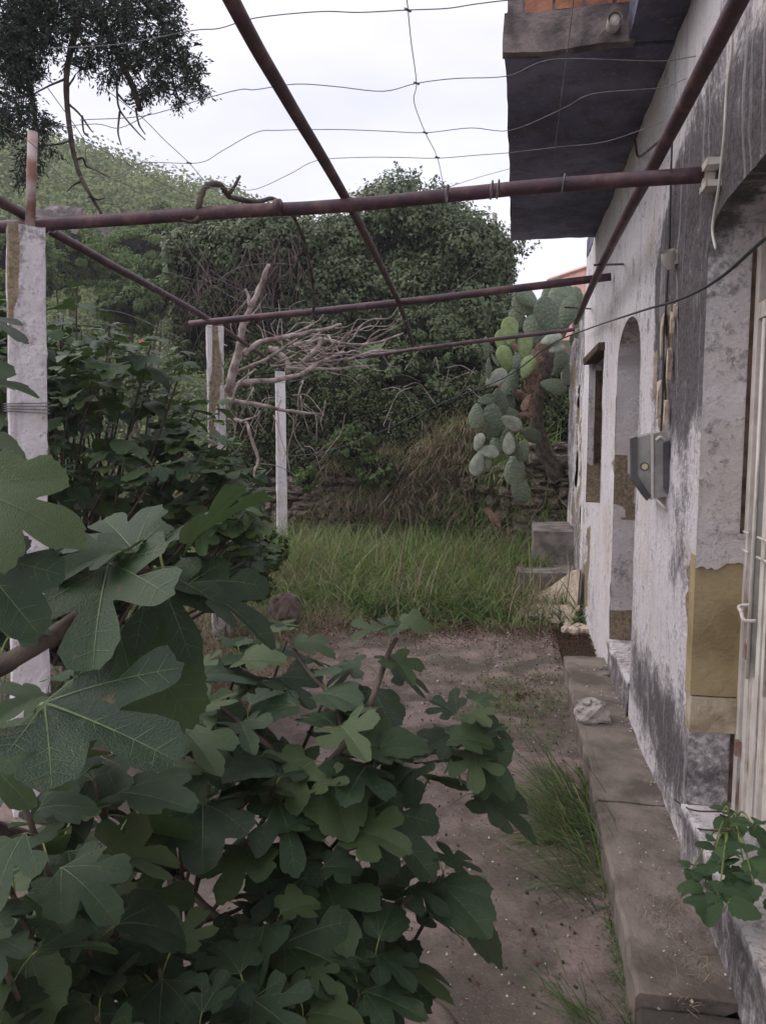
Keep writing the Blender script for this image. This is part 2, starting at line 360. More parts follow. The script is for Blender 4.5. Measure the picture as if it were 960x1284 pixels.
# terrace: a thin concrete sheet with a ragged far edge
def edge_y(x): return 6.35 + .28 * fbm(x * 1.3, 2.) + .1 * fbm(x * 7, 5.) - .5 * sstep(-1.0, -3.0, x)
xs = np.linspace(-5.5, .345, 90); NYT = 90; V = []
for i, x in enumerate(xs):
    ye = edge_y(x)
    for j in range(NYT + 1):
        y = -3 + (ye + 3) * j / NYT
        V.append((x, y, .012 * fbm(x * .7, y * .7) + .004 * fbm(x * 4, y * 4)))
Fc = [(i * (NYT + 1) + j, (i + 1) * (NYT + 1) + j, (i + 1) * (NYT + 1) + j + 1, i * (NYT + 1) + j + 1) for i in range(len(xs) - 1) for j in range(NYT)]
tag(pymesh('terrace', V, Fc, M['concrete'], smooth=True), kind='structure')

# walkway strip along the house: three cast lengths with joints, the nearest one lower
def cast(y0, y1, z1, mat, x0=.335, x1=.62):
    NX, NY = 8, max(4, int((y1 - y0) / .06)); V = []; Fc = []
    for j in range(NY + 1):
        y = y0 + (y1 - y0) * j / NY
        ex = x0 + .012 * fbm(y * 5, 1.) + .008 * fbm(y * 21, 4.) + .03 * max(0., fbm(y * 3.1, 9.) - .22)
        prof = [(ex, -.05), (ex + .002, z1 - .014), (ex + .012, z1)] + [(ex + .012 + (x1 - ex - .012) * k / NX, z1) for k in range(1, NX + 1)]
        for (x, z) in prof: V.append((x, y, z + (.005 * fbm(x * 6, y * 6) if z > 0 else 0)))
    m = NX + 3
    Fc = [(j * m + k, j * m + k + 1, (j + 1) * m + k + 1, (j + 1) * m + k) for j in range(NY) for k in range(m - 1)]
    Fc += [tuple(range(m - 1, -1, -1)), tuple(NY * m + k for k in range(m))]
    return pymesh('walkway', V, Fc, mat)
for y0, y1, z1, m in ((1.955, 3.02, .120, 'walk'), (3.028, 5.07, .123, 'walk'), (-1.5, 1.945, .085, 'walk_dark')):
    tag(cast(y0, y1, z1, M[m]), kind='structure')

# ------------------------------------------------------------------ the house
house = empty('house', (1.5, 3, 0), 'long whitewashed stone house with black mould stains, arched doors and flat concrete canopy', 'house')
# openings in the front wall (Y along the wall, Z up)
def arch_outline(y0, y1, z0, zs, rise, ex=2.0, n=22):
    P = [(y0, z0), (y0, zs)]; yc, hw = (y0 + y1) / 2, (y1 - y0) / 2
    for i in range(1, n):
        u = -1 + 2 * i / n; P.append((yc + hw * u, zs + rise * (1 - abs(u) ** ex) ** (1 / ex)))
    return P + [(y1, zs), (y1, z0)]
OP = [arch_outline(1.62, 2.66, .31, 2.15, .11, 3.0), arch_outline(3.975, 4.85, .30, 1.975, .225), [(5.60, 1.0), (5.60, 2.16), (6.68, 2.16), (6.68, 1.0)]]
def inside(P, y, z):
    r = False; n = len(P)
    for i in range(n):
        (a, b), (c, d) = P[i], P[(i + 1) % n]
        if (b > z) != (d > z) and y < (c - a) * (z - b) / (d - b) + a: r = not r
    return r
def nearest(P, y, z):
    best = None; n = len(P)
    for i in range(n):
        a = Vector(P[i]); b = Vector(P[(i + 1) % n]); p = Vector((y, z)); d = b - a
        t = max(0, min(1, (p - a).dot(d) / max(1e-9, d.dot(d)))); q = a + d * t
        if best is None or (q - p).length < best[0]: best = ((q - p).length, q)
    return best[1]
def gauss_list(L):
    out = []
    for px, py, rx, ry, s in L:
        c = atX(px, py, WALLX); e = atX(px - rx, py, WALLX); f = atX(px, py - ry, WALLX)
        out.append((c.y, c.z, abs(e.y - c.y), abs(f.z - c.z), s))
    return out
ST = gauss_list([(915, 1200, 40, 80, .6), (925, 175, 60, 75, .95), (958, 110, 50, 60, .9), (880, 235, 45, 45, .9), (850, 230, 34, 60, .75), (842, 300, 36, 70, .95), (845, 380, 36, 70, .9), (850, 450, 36, 60, .85), (835, 380, 26, 90, .5),
                 (862, 505, 22, 45, .6), (856, 600, 9, 80, .5), (850, 700, 8, 60, .45), (828, 900, 30, 60, .75), (800, 850, 14, 40, .7), (845, 960, 26, 60, .75),
                 (845, 500, 12, 60, .45), (745, 520, 5, 90, .25), (728, 700, 5, 60, .45), (735, 745, 6, 30, .5), (905, 60, 20, 40, .35), (885, 1010, 25, 50, .6), (930, 1150, 30, 90, .5), (790, 760, 6, 40, .3)])
CH = gauss_list([(863, 730, 5, 40, .85), (861, 800, 5, 50, .85), (859, 860, 4, 40, .7), (768, 585, 4, 16, .7), (833, 470, 3, 55, .75), (838, 400, 3.5, 40, .75), (826, 520, 3, 30, .7), (830, 560, 3, 25, .6), (728, 640, 4, 40, .7), (731, 735, 4, 30, .9), (752, 600, 3, 30, .4),
                 (737, 690, 3, 60, .7), (775, 600, 5, 22, .0), (724, 560, 2, 30, .6), (766, 815, 10, 20, .6), (905, 1100, 20, 40, .4)])
def field(L, y, z):
    v = 0.
    for (a, b, ry, rz, s) in L:
        q = ((y - a) / ry) ** 2 + ((z - b) / rz) ** 2
        if q < 6: v += s * math.exp(-q * .8)
    return min(v, 1.3)
def wall_sheet(name, y0, y1, z0, ztop, X, mat, parent, openings, step=.03, amp=.012, xf=None):
    ny, nz = int((y1 - y0) / step), int((ztop(y0) - z0) / step)
    yy = [y0 + (y1 - y0) * i / ny for i in range(ny + 1)]
    G = [[(y, z0 + (ztop(y) - z0) * k / nz) for k in range(nz + 1)] for y in yy]
    ins = [[next((o for o in openings if inside(o, *p)), None) for p in r] for r in G]
    V, idx, st, ch = [], {}, [], []; Fc = []
    def vid(i, k):
        if (i, k) in idx: return idx[(i, k)]
        y, z = G[i][k]
        if ins[i][k]: q = nearest(ins[i][k], y, z); y, z = q.x, q.y
        s, c = field(ST, y, z), field(CH, y, z)
        if z > 1.45 and y < 4.6 and openings is OP: s *= 1 - .85 * sstep(3.58, 3.64, y + .02 * fbm(z * 6, 2.) + 1.1 * max(0., z - 2.3))
        c2 = c + .5 * (fbm(y * 9, z * 9, 1.7)) * .6
        x = X - amp * fbm(y * 1.5, z * 1.5, 9.) - .004 * fbm(y * 12, z * 12, 3.) + (.014 if c2 > .5 else 0)
        idx[(i, k)] = len(V); V.append((x, y, z)); st.append(s); ch.append(c); return idx[(i, k)]
    for i in range(ny):
        for k in range(nz):
            if ins[i][k] and ins[i + 1][k] and ins[i][k + 1] and ins[i + 1][k + 1]: continue
            Fc.append((vid(i, k), vid(i, k + 1), vid(i + 1, k + 1), vid(i + 1, k)))
    o = pymesh(name, V, Fc, mat, parent, smooth=True)
    for nm, d in (('stain', st), ('chip', ch)):
        at_ = o.data.attributes.new(nm, 'FLOAT', 'POINT'); at_.data.foreach_set('value', d)
    return o
HY = 7.22
wall_sheet('wall', -1.2, HY, -.05, lambda y: 3.16, WALLX, M['plaster'], house, OP)
# the house's other walls and its roof, so that the rooms are closed and dark
b = MB(); b.box((.86, -1.2, -.05), (5.0, -1.0, 3.13)); b.box((4.8, -1.0, -.05), (5.0, HY, 3.13)); b.build('rear_wall', M['plaster_plain'], house)
b = MB(); b.box((WALLX + .004, HY - .28, -.05), (4.8, HY, 3.13)); b.build('end_wall', M['plaster_plain'], house)
b = MB(); b.box((.87, -.99, 0.), (4.79, HY - .29, .3)); b.build('floor', M['dark'], house)
# reveals of the three openings
def chipf(v):
    x, y, z = v; r = .5 * fbm(x * 14, z * 9, y * 3)
    if abs(y - 4.85) < .02: return .95 * (sstep(1.12, 1.17, z + .05 * r) * (1 - sstep(1.42, 1.47, z + .06 * r)) * (x < .74 + .04 * r) + (z < .50 + .05 * r) + .8 * (abs(z - 1.09) < .05) * (x > .66 + .03 * r))
    if abs(y - 6.68) < .02: return .95 * (z < 1.34 + .1 * r) + .9 * (abs(z - 1.55) < .13 + .05 * r) * (x > .66)
    return 0.
def reveal(P, depth, parent, mat=M['plaster'], closed=False, st=.0):
    n = len(P); V = []; Fc = []; S = []; ND = 8
    pts = []
    m = n if closed else n - 1
    for i in range(m):
        a, c = Vector(P[i]), Vector(P[(i + 1) % n]); k = max(1, int((c - a).length / .025))
        for j in range(k): pts.append(a.lerp(c, j / k))
    if not closed: pts.append(Vector(P[-1]))
    for p in pts:
        for k in range(ND + 1):
            x = WALLX - .003 + depth * k / ND
            V.append((x, p.x + .004 * fbm(x * 9, p.x * 9, p.y * 9), p.y + .004 * fbm(x * 9, p.y * 9, p.x * 9))); S.append(st)
    L = len(pts); w = ND + 1
    for i in range(L if closed else L - 1):
        for k in range(ND):
            i2 = (i + 1) % L; Fc.append((i * w + k, i * w + k + 1, i2 * w + k + 1, i2 * w + k))
    o = pymesh('reveal', V, Fc, mat, parent, smooth=True)
    A = o.data.attributes.new('stain', 'FLOAT', 'POINT')
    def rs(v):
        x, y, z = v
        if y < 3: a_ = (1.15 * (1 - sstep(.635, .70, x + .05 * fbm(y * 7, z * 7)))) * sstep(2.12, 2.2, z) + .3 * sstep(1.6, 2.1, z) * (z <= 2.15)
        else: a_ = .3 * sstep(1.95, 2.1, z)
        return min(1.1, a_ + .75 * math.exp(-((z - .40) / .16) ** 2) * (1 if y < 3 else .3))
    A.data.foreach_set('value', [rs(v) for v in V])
    o.data.attributes.new('chip', 'FLOAT', 'POINT').data.foreach_set('value', [chipf(v) for v in V])
    return o
reveal(OP[0], .15, house); reveal(OP[1], .22, house); reveal(OP[2], .26, house, closed=True)
# thresholds
def sill(y0, y1, z1):
    V = []; Fc = []; ny, nx2 = 40, 12
    prof_ = [(WALLX - .012, .10 + (z1 - .10) * k / 6) for k in range(7)] + [(WALLX - .012 + .27 * k / nx2, z1) for k in range(1, nx2 + 1)]
    for j in range(ny + 1):
        y = y0 + (y1 - y0) * j / ny
        for x, z in prof_: V.append((x + .010 * fbm(y * 5, z * 6, 2.) - .03 * max(0, fbm(y * 4, 1.)) * (z > z1 - .05) * (x < WALLX), y, z + .006 * fbm(x * 9, y * 9)))
    m = len(prof_); Fc = [(j * m + k, j * m + k + 1, (j + 1) * m + k + 1, (j + 1) * m + k) for j in range(ny) for k in range(m - 1)]
    o = pymesh('threshold', V, Fc, M['plaster'], house, True)
    o.data.attributes.new('stain', 'FLOAT', 'POINT').data.foreach_set('value', [.55 * (v[2] < z1 - .02) + .25 for v in V]); o.data.attributes.new('chip', 'FLOAT', 'POINT')
sill(1.62, 2.655, .312); sill(3.98, 4.845, .302)
# sandstone blocks showing where the plaster has fallen: far jamb of the near door
def block(y0, y1, z0, z1, x0, x1, mat, jit=.004, parent=house):
    b = MB(); N = 5
    # front-facing rough block, gently uneven
    return b.box((x0, y0, z0), (x1, y1, z1), jit=jit).build('stone_block', mat, parent)
block(2.645, 2.72, .70, 1.17, WALLX - .006, WALLX + .145, M['ochre'], .002)
block(2.640, 2.72, .575, .695, WALLX - .004, WALLX + .145, M['ochre_pale'], .003)
# ragged plaster lip over the sandstone of the near jamb
yl = 2.640; V = []; Fc = []
n = 26
for i in range(n + 1):
    x = WALLX - .008 + .153 * i / n
    zb = 1.135 + .022 * fbm(x * 22, 3.) + .02 * sstep(.66, .70, x) - .03 * sstep(.735, .75, x)
    for y in (yl - .006, yl + .01): V.append((x, y, zb))
    for y in (yl - .006, yl + .01): V.append((x, y, 1.25))
for i in range(n):
    a, c = i * 4, (i + 1) * 4
    Fc += [(a, c, c + 2, a + 2), (a, a + 1, c + 1, c)]
o = pymesh('plaster_lip', V, Fc, M['plaster'], house)
for nm in ('stain', 'chip'): o.data.attributes.new(nm, 'FLOAT', 'POINT')

# roof: deep canopy slab, narrow eave, brick course, overflow pipe
def slab_mesh(x0, x1, y0, y1, z0, z1, name, mat, parent, step=.12):
    bm = bmesh.new(); bmesh.ops.create_cube(bm, size=1)
    for v in bm.verts: v.co = Vector((x0 + (x1 - x0) * (v.co.x + .5), y0 + (y1 - y0) * (v.co.y + .5), z0 + (z1 - z0) * (v.co.z + .5)))
    cut = max(2, int(max(x1 - x0, y1 - y0) / step))
    bmesh.ops.subdivide_edges(bm, edges=bm.edges[:], cuts=min(cut, 24), use_grid_fill=True)
    for v in bm.verts:
        p = v.co; v.co = p + Vector((fbm(p.x * 3, p.y * 3, p.z * 3), fbm(p.y * 3, p.z * 3, p.x * 3 + 4), fbm(p.z * 3, p.x * 3, p.y * 3 + 8))) * .012
    me = bpy.data.meshes.new(name); bm.to_mesh(me); bm.free(); me.materials.append(mat)
    o = bpy.data.objects.new(name, me); col.objects.link(o); setpar(o, parent); return o
roof = slab_mesh(WALLX - .0, 5.1, -1.3, HY + .02, 3.135, 3.29, 'roof', M['slab'], house, .25)
slab_mesh(-.06, .62, 3.40, 6.47, 3.13, 3.30, 'canopy_slab', M['slab'], house)
slab_mesh(-.068, .44, 3.345, 3.402, 3.127, 3.275, 'canopy_fascia', M['slab_edge'], house, .03)
slab_mesh(.415, .62, -1.2, 3.38, 3.135, 3.29, 'eave', M['slab'], house)
x = -.062
for i in range(5):
    w = .118 if i else .075
    b = MB(); b.box((x, 3.352 + U(0, .01), 3.277), (x + w - .014, 3.46, 3.355 + U(-.012, .008)), jit=.005); b.build('brick', M['brick'] if i else M['slab_edge'], house); x += w
b = MB(); b.box((-.058, 3.365, 3.272), (.45, 3.44, 3.335), jit=.004); b.build('mortar_bed', M['slab_edge'], house)
for i in range(14):
    y = 3.36 - .24 * i
    MB().box((.424, y - .225, 3.292), (.55, y, 3.36), jit=.005).build('brick', M['brick'], house)
for i in range(13):
    y = 3.48 + .23 * i
    MB().box((-.055, y, 3.302), (.06, y + .215, 3.37), jit=.005).build('brick', M['brick'], house)
b = MB(); p0 = atY(771, 22, 3.27); b.tube([p0, p0 + Vector((.0, .16, .015))], .027, 14, cap=False); b.tube([p0 + Vector((0, .012, 0)), p0 + Vector((.0, .15, .014))], .021, 12); b.build('overflow_pipe', M['cream_plastic'], house, True)

# near door: white metal frame, transom light, barred leaf
DX = WALLX + .142
def dbox(name, y0, y1, z0, z1, x0, x1, mat=M['white_metal']): return MB().box((x0, y0, z0), (x1, y1, z1), jit=.0008).build(name, mat, house)
dbox('door_frame', 2.612, 2.655, .31, 2.245, DX, DX + .05)
dbox('door_frame', 1.63, 1.67, .31, 2.2, DX, DX + .05)
dbox('door_frame', 1.67, 2.612, 1.93, 1.98, DX, DX + .05)
dbox('wood_strip', 2.656, 2.664, .33, 2.2, DX - .012, DX + .004, M['wood'])
dbox('door_glass', 1.67, 2.61, .80, 1.93, DX + .040, DX + .046, M['glass_dark'])
dbox('transom_glass', 1.67, 2.61, 1.98, 2.24, DX + .035, DX + .041, M['glass_dark'])
dbox('transom_bar', 2.545, 2.565, 1.98, 2.22, DX + .01, DX + .03, M['wood'])
dbox('door_leaf', 2.55, 2.592, .33, 1.92, DX + .006, DX + .038)
dbox('door_leaf', 2.44, 2.475, .33, 1.92, DX + .001, DX + .033)
dbox('door_leaf', 2.40, 2.428, .33, 1.92, DX + .004, DX + .036)
dbox('door_panel', 1.675, 2.59, .33, .80, DX + .016, DX + .03)
for y in (2.53, 2.36, 2.22, 2.08, 1.94, 1.80):
    b = MB(); b.tube([(DX - .004, y, .80), (DX - .004, y, 1.92)], .0065, 8); b.build('bar', M['white_metal'], house, True)
for z in (1.20, 1.26):
    for y0, y1 in ((2.56, 2.615), (2.37, 2.47)):
        b = MB(); b.tube([(DX - .012, y0, z), (DX - .012, y1, z)], .004, 6); b.build('hinge_rod', M['white_metal'], house, True)
b = MB(); b.tube(spline([(DX - .0, 2.545, 1.035), (DX - .035, 2.54, 1.03), (DX - .04, 2.50, 1.02), (DX - .036, 2.48, 1.0), (DX - .005, 2.475, 1.0)]), .006, 8); b.build('door_handle', M['white_metal'], house, True)
for z, y in ((.86, 2.53), (.52, 2.585)):
    MB().box((DX - .014, y, z), (DX + .002, y + .02, z + .05), jit=.001).build('latch', M['rust_pale'], house)
# middle door, closed, at the back of its deep niche
dbox('door', 3.98, 4.84, .302, 2.19, WALLX + .205, WALLX + .25, M['wood'])
dbox('door_frame', 4.78, 4.845, .302, 1.12, WALLX + .150, WALLX + .204, M['wood'])
# window: old timber frame, wedge lintel
fr = MB(); fr.box((WALLX + .10, 5.605, 1.005), (WALLX + .16, 5.66, 2.155)); fr.box((WALLX + .10, 6.62, 1.36), (WALLX + .16, 6.672, 2.155)); fr.box((WALLX + .10, 5.66, 2.09), (WALLX + .16, 6.62, 2.152)); fr.box((WALLX + .10, 5.66, 1.005), (WALLX + .16, 6.62, 1.06))
window = fr.build('window', M['wood'], house)
MB().box((WALLX - .05, 5.54, 2.155), (WALLX + .06, 6.72, 2.20), jit=.006).build('lintel', M['wood'], window)
MB().box((WALLX + .05, 6.655, 1.33), (WALLX + .10, 6.675, 2.1), jit=.004).build('shutter', M['wood'], window)
MB().box((WALLX + .11, 6.10, 1.06), (WALLX + .15, 6.14, 2.09), jit=.003).build('mullion', M['wood'], window)
# loose plaster flakes and cracks round the conduit crack
for px, py, w, h in ((834, 420, .035, .16), (842, 455, .03, .13), (829, 500, .03, .16), (838, 520, .025, .1), (846, 405, .02, .07), (832, 600, .018, .09), (824, 470, .014, .2), (850, 392, .016, .06)):
    c = atX(px, py, WALLX); V = []; k = 9
    for s_ in (0, 1):
        for i in range(k):
            a = 2 * math.pi * i / k; rr = 1 + U(-.35, .35)
            V.append((WALLX - .004 - .014 * s_, c.y + w * .5 * math.cos(a) * rr, c.z + h * .5 * math.sin(a) * rr))
    Fc = [tuple(range(k, 2 * k))] + [(i, (i + 1) % k, k + (i + 1) % k, k + i) for i in range(k)]
    pymesh('plaster_flake', V, Fc, M['plaster_debris'], house)
MB().tube(spline([atX(829, 522, WALLX - .004), atX(834, 500, WALLX - .006), atX(833, 470, WALLX - .004), atX(836, 440, WALLX - .004)]), .004, 5).build('crack', M['dark'], house)

# ------------------------------------------------------------------ fittings on the wall
def wallrun(pts, X, k=4): return spline([atX(px, py, X) for px, py in pts], k)
o = MB().tube(wallrun([(916, 0), (917, 60), (911, 110), (908, 165), (904, 205), (900, 240), (893, 285), (897, 312)], WALLX - .02), .0045, 6).build('conduit', M['cream_plastic'], smooth=True)
tag(o, 'thin pale cable running down the mouldy wall past the bracket of the thick pipe', 'cable')
o = MB().tube(wallrun([(843, 160), (841, 215), (840, 260), (839, 312)], WALLX - .02), .004, 6).build('conduit', M['cable'], smooth=True)
tag(o, 'thin black cable running down the wall into the small cream lamp cup', 'cable')
o = MB().tube(wallrun([(837, 338), (835, 380), (832, 420), (831, 480), (829, 530), (828, 548)], WALLX - .015), .004, 6).build('conduit', M['cable'], smooth=True)
tag(o, 'cable in the cracked plaster between the cream lamp cup and the meter box', 'cable')
# cream lamp cup
lc = atX(839, 325, WALLX - .035); lamp = empty('wall_lamp', (WALLX, lc.y, lc.z), 'small cream plastic lamp cup fixed on the blackened wall above the meter box', 'wall lamp')
b = MB(); b.tube([lc + Vector((-.01, -.012, .028)), lc + Vector((0, 0, .0)), lc + Vector((.012, .008, -.03))], [.026, .030, .018], 14, cap=False); b.build('cup', M['cream_plastic'], lamp, True)
b = MB(); b.tube([lc + Vector((-.006, -.008, .018)), lc + Vector((-.002, -.004, .005))], [.022, .012], 12); b.build('socket', M['dark_box'], lamp, True)
MB().box((WALLX - .02, lc.y - .02, lc.z - .02), (WALLX - .002, lc.y + .03, lc.z + .03), jit=.001).build('mount', M['cream_plastic'], lamp)
# bracket of the thick pergola pipe
bc = atX(893, 222, WALLX - .02); br = empty('pipe_bracket', bc, 'whitewashed bracket holding the end of the thick red-brown pipe at the wall', 'bracket')
MB().box((WALLX - .045, bc.y - .035, bc.z - .035), (WALLX - .0, bc.y + .055, bc.z - .015), jit=.002).build('plate', M['white_metal'], br)
MB().box((WALLX - .045, bc.y - .035, bc.z + .028), (WALLX - .0, bc.y + .055, bc.z + .048), jit=.002).build('plate', M['white_metal'], br)
MB().box((WALLX - .04, bc.y + .035, bc.z - .015), (WALLX - .004, bc.y + .05, bc.z + .028), jit=.002).build('web', M['white_metal'], br)
# meter box: extruded along the wall, chamfered underside, open cover towards the yard
y0, y1 = 3.19, 3.42
mbx = empty('meter_box', (WALLX, y0, 1.4), 'grey enamel electric meter box with chamfered bottom and yellowed dial on the white wall', 'meter box')
def prof(P, ya, yb, name, mat, par, hole=None):
    n = len(P); V = [(x, ya, z) for x, z in P] + [(x, yb, z) for x, z in P]
    Fc = [tuple(range(n - 1, -1, -1)), tuple(range(n, 2 * n))] + [(i, (i + 1) % n, n + (i + 1) % n, n + i) for i in range(n)]
    return pymesh(name, V, Fc, mat, par)
PX = lambda px, py, Y: (atY(px, py, Y).x, atY(px, py, Y).z)
P = [PX(*q, y0) for q in ((797, 549), (832, 541), (838, 556), (838, 622), (815, 626), (797, 597))]
prof(P, y0, y1, 'body', M['grey_box'], mbx)
prof([PX(*q, y0 - .012) for q in ((791, 550), (799, 547), (799, 596), (816, 622), (811, 628), (792, 601))], y0 - .012, y0 + .03, 'cover_rim', M['dark_box'], mbx)
prof([PX(*q, y0 - .010) for q in ((816, 545), (819, 544), (819, 626), (816, 627))], y0 - .010, y0 - .001, 'seam', M['cream_plastic'], mbx)
prof([PX(*q, y0 - .014) for q in ((832, 556), (839, 552), (839, 624), (832, 612))], y0 - .014, y0 - .002, 'side_panel', M['dark_box'], mbx)
dc = atY(808, 585, y0 - .006); b = MB(); b.tube([dc, dc + Vector((0, .01, 0))], .017, 18); b.build('dial_ring', M['dark_box'], mbx)
b = MB(); b.tube([dc - Vector((0, .003, 0)), dc + Vector((0, .005, 0))], .012, 18); b.build('dial', M['yellow'], mbx)
o = MB().tube([atY(822, 626, y0), atY(830, 634, y0 - .02), atY(836, 640, y0 - .03)], .006, 8).build('pipe_stub', M['cream_plastic'], mbx, True)
o = MB().tube(spline([atY(835, 553, y0), atY(828, 548, y0 - .01), atY(822, 552, y0 - .01)]), .006, 8).build('hinge', M['cream_plastic'], mbx, True)

# ------------------------------------------------------------------ ruined wall beyond the house
ruin = empty('ruined_wall', (WALLX + .1, 8.2, 0), 'crumbling grey plastered wall with a bricked opening just beyond the white house', 'wall')
R0 = 7.24; OPR = [[(7.62, 1.05), (7.62, 2.05), (8.0, 2.05), (8.0, 1.05)]]
ST2, CH2 = ST, CH
ST = [(8.0, 2.4, 1.3, .5, .8), (7.5, .5, .6, .6, .7), (8.8, 1.3, .5, 1., .55)]; CH = [(7.45, 1.2, .12, .9, .7), (8.3, .8, .3, .5, .7), (8.1, 1.7, .15, .3, .8), (8.7, 2.2, .4, .2, .8)]
wall_sheet('plaster_face', R0, 9.15, -.05, lambda y: 2.72 - .1 * (y - 7.2) + .06 * fbm(y * 4, 0), WALLX + .01, M['plaster'], ruin, OPR, .035, .03)
ST, CH = ST2, CH2
MB().box((WALLX + .05, R0, -.05), (WALLX + .4, 9.13, 2.5), jit=.01).build('masonry', M['stone'], ruin)
for i in range(5):
    MB().box((WALLX + .03, 7.63, 1.06 + .2 * i), (WALLX + .07, 7.99, 1.24 + .2 * i), jit=.008).build('brick', M['ochre'] if i % 2 else M['stone'], ruin)

# ------------------------------------------------------------------ pergola
def column(loc, hw, z1, label, splits=24, moss=0., chipy=0., lean=(0, 0), taperf=.0):
    t = empty('column', (loc[0], loc[1], 0), label, 'column')
    V = []; Fc = []; st = []; ch = []
    th_ = math.atan2(-loc[0], loc[1]) + .06; ca, sa = math.cos(th_), math.sin(th_)
    N = 8; per = [(-1 + 2 * i / N, -1) for i in range(N)] + [(1, -1 + 2 * i / N) for i in range(N)] + [(1 - 2 * i / N, 1) for i in range(N)] + [(-1, 1 - 2 * i / N) for i in range(N)]
    m = len(per); NZ = 60
    for k in range(NZ + 1):
        z = -.05 + (z1 + .05) * k / NZ; w = hw * (1 + taperf * (1 - k / NZ))
        for (u, v) in per:
            r = 1 - .04 * (abs(u) * abs(v) > .98)
            lx, ly = u * w * r, v * w * r; x = loc[0] + lx * ca - ly * sa + lean[0] * z; y = loc[1] + lx * sa + ly * ca + lean[1] * z
            d = .004 * fbm(x * 8, y * 8, z * 8) + .003 * fbm(x * 30, y * 30, z * 30)
            c = chipy * (.45 + 1.3 * fbm(u * 1.5 + 5, v * 1.5, z * 2.2))
            dd = d - (.014 if c > .5 else 0) * 1
            if moss: c = moss * sstep(z1 - .62, z1 - .15, z) * (.62 - .9 * (u + .55)) * (v < 0)
            V.append((x + (u * ca - v * sa) * dd, y + (u * sa + v * ca) * dd, z + .01 * fbm(u * 3, v * 3, k) * (k == NZ)))
            ch.append(max(0, c)); st.append(max(0, moss * (z - z1 + .5) * .5 * (u < -.2)) + (.25 if z > z1 - .06 else 0))
    Fc = [(k * m + i, k * m + (i + 1) % m, (k + 1) * m + (i + 1) % m, (k + 1) * m + i) for k in range(NZ) for i in range(m)] + [tuple(NZ * m + i for i in range(m))]
    o = pymesh('shaft', V, Fc, M['column_paint'], t)
    for nm, d in (('stain', st), ('chip', ch)):
        A = o.data.attributes.new(nm, 'FLOAT', 'POINT'); A.data.foreach_set('value', d)
    return t
PZ = 2.40
c1 = atZ(32, 287, PZ - .03); c2 = atZ(269, 409, PZ - .02); c3 = atZ(351, 465, PZ)
col1 = column((c1.x - .095, c1.y), .066, PZ - .03, 'thick whitewashed pergola column nearest on the left, mossy top and rusty pipe above', moss=1., lean=(.040, 0), taperf=.10)
# moss patch, wrapped wire, rusty pipe above
lz = c1.z
b = MB(); pt = atY(41, 165, c1.y); b.tube([(c1.x + .018, c1.y, lz - .02), (pt.x, c1.y, pt.z)], .0185, 12); b.build('standpipe', M['rust_pale'], col1, True)
wz = atY(30, 512, c1.y).z
th_ = math.atan2(-c1.x, c1.y) + .06; ca, sa = math.cos(th_), math.sin(th_)
for k in range(4):
    w = .076; z = wz + (k - 1.5) * .009; q4 = []
    for (u, v, dz) in ((-1.15, -1, 0), (1, -1, -.008 + .005 * k), (1.03, 1, 0), (-1, 1, .006), (-1, -1, .003)): q4.append((c1.x - .095 + .040 * z + (u * ca - v * sa) * w, c1.y + (u * sa + v * ca) * w, z + dz))
    MB().tube(q4, .0022, 5).build('tie_wire', M['wire'], col1)
column((c2.x, c2.y), .062, PZ - .02, 'pergola column with flaking plaster and split edge, beside the dead bleached branches', chipy=.85, taperf=.1)
column((c3.x, c3.y), .062, PZ - .01, 'slim clean white pergola column farthest back, rising out of the tall grass', taperf=.15)

perg = empty('pergola_frame', (-1, 4, PZ), 'rusty red-brown pipe pergola frame spanning from the columns to the house wall', 'pergola')
def pipe(P, r, k=6, name='cross_pipe', n=14):
    P = spline(P, k); P = [p + Vector((0, 0, .004 * fbm(p.x * 2, p.y * 2, 1.))) for p in P]
    return MB().tube(P, r, n).build(name, M['pipe'], perg, True)
e = atX(884, 219, WALLX - .03)
pa = atZ(-140, 297, PZ); pipe([pa, atZ(0, 285, PZ), atZ(260, 267, PZ + .005), (-.62, 2.86, 2.412), atZ(700, 231, 2.42), e], .0245, 8)
MB().tube([atZ(345, 260, 2.405), atZ(352, 259.5, 2.405)], .030, 14).build('pipe_joint', M['pipe'], perg, True)
e2 = atX(766, 347, WALLX - .02); pipe([atZ(238, 406, 2.41), atZ(500, 379, 2.47), e2], .025, 6)
e3 = atX(720, 413, WALLX - .02); pipe([atZ(348, 463, 2.41), atZ(520, 438, 2.43), e3], .020, 6)
def above(px, py, z): return atZ(px, py, z)
pipe([(-.50, .3, 2.49), above(290, 0, 2.47), above(352, 110, 2.465), above(432, 246, 2.462), above(480, 338, 2.475), above(505, 392, 2.47), above(517, 432, 2.45)], .0175, 6, 'long_pipe', 12)
pipe([(.43, .3, 2.47), above(925, 0, 2.465), above(820, 205, 2.47), above(755, 330, 2.49), above(722, 404, 2.43)], .021, 6, 'long_pipe', 12)
pipe([(-1.78, 1.6, 2.44), above(0, 252, 2.45), above(60, 287, 2.446), above(150, 338, 2.445), above(262, 401, 2.46), above(352, 461, 2.44)], .0205, 6, 'long_pipe', 12)
# short studs and wire ends along the wall-side pipe
for (a, b_) in (((745, 332), (782, 331)), ((708, 385), (741, 387))):
    MB().tube([atZ(*a, 2.46), atX(*b_, WALLX)], .006, 6).build('stud', M['pipe'], perg, True)
# the thin iron angle from the wall-side pipe
MB().tube(spline([above(828, 175, 2.48), atX(800, 196, WALLX - .02) , atX(796, 175, WALLX - .01)]), .005, 6).build('hook', M['pipe'], perg, True)

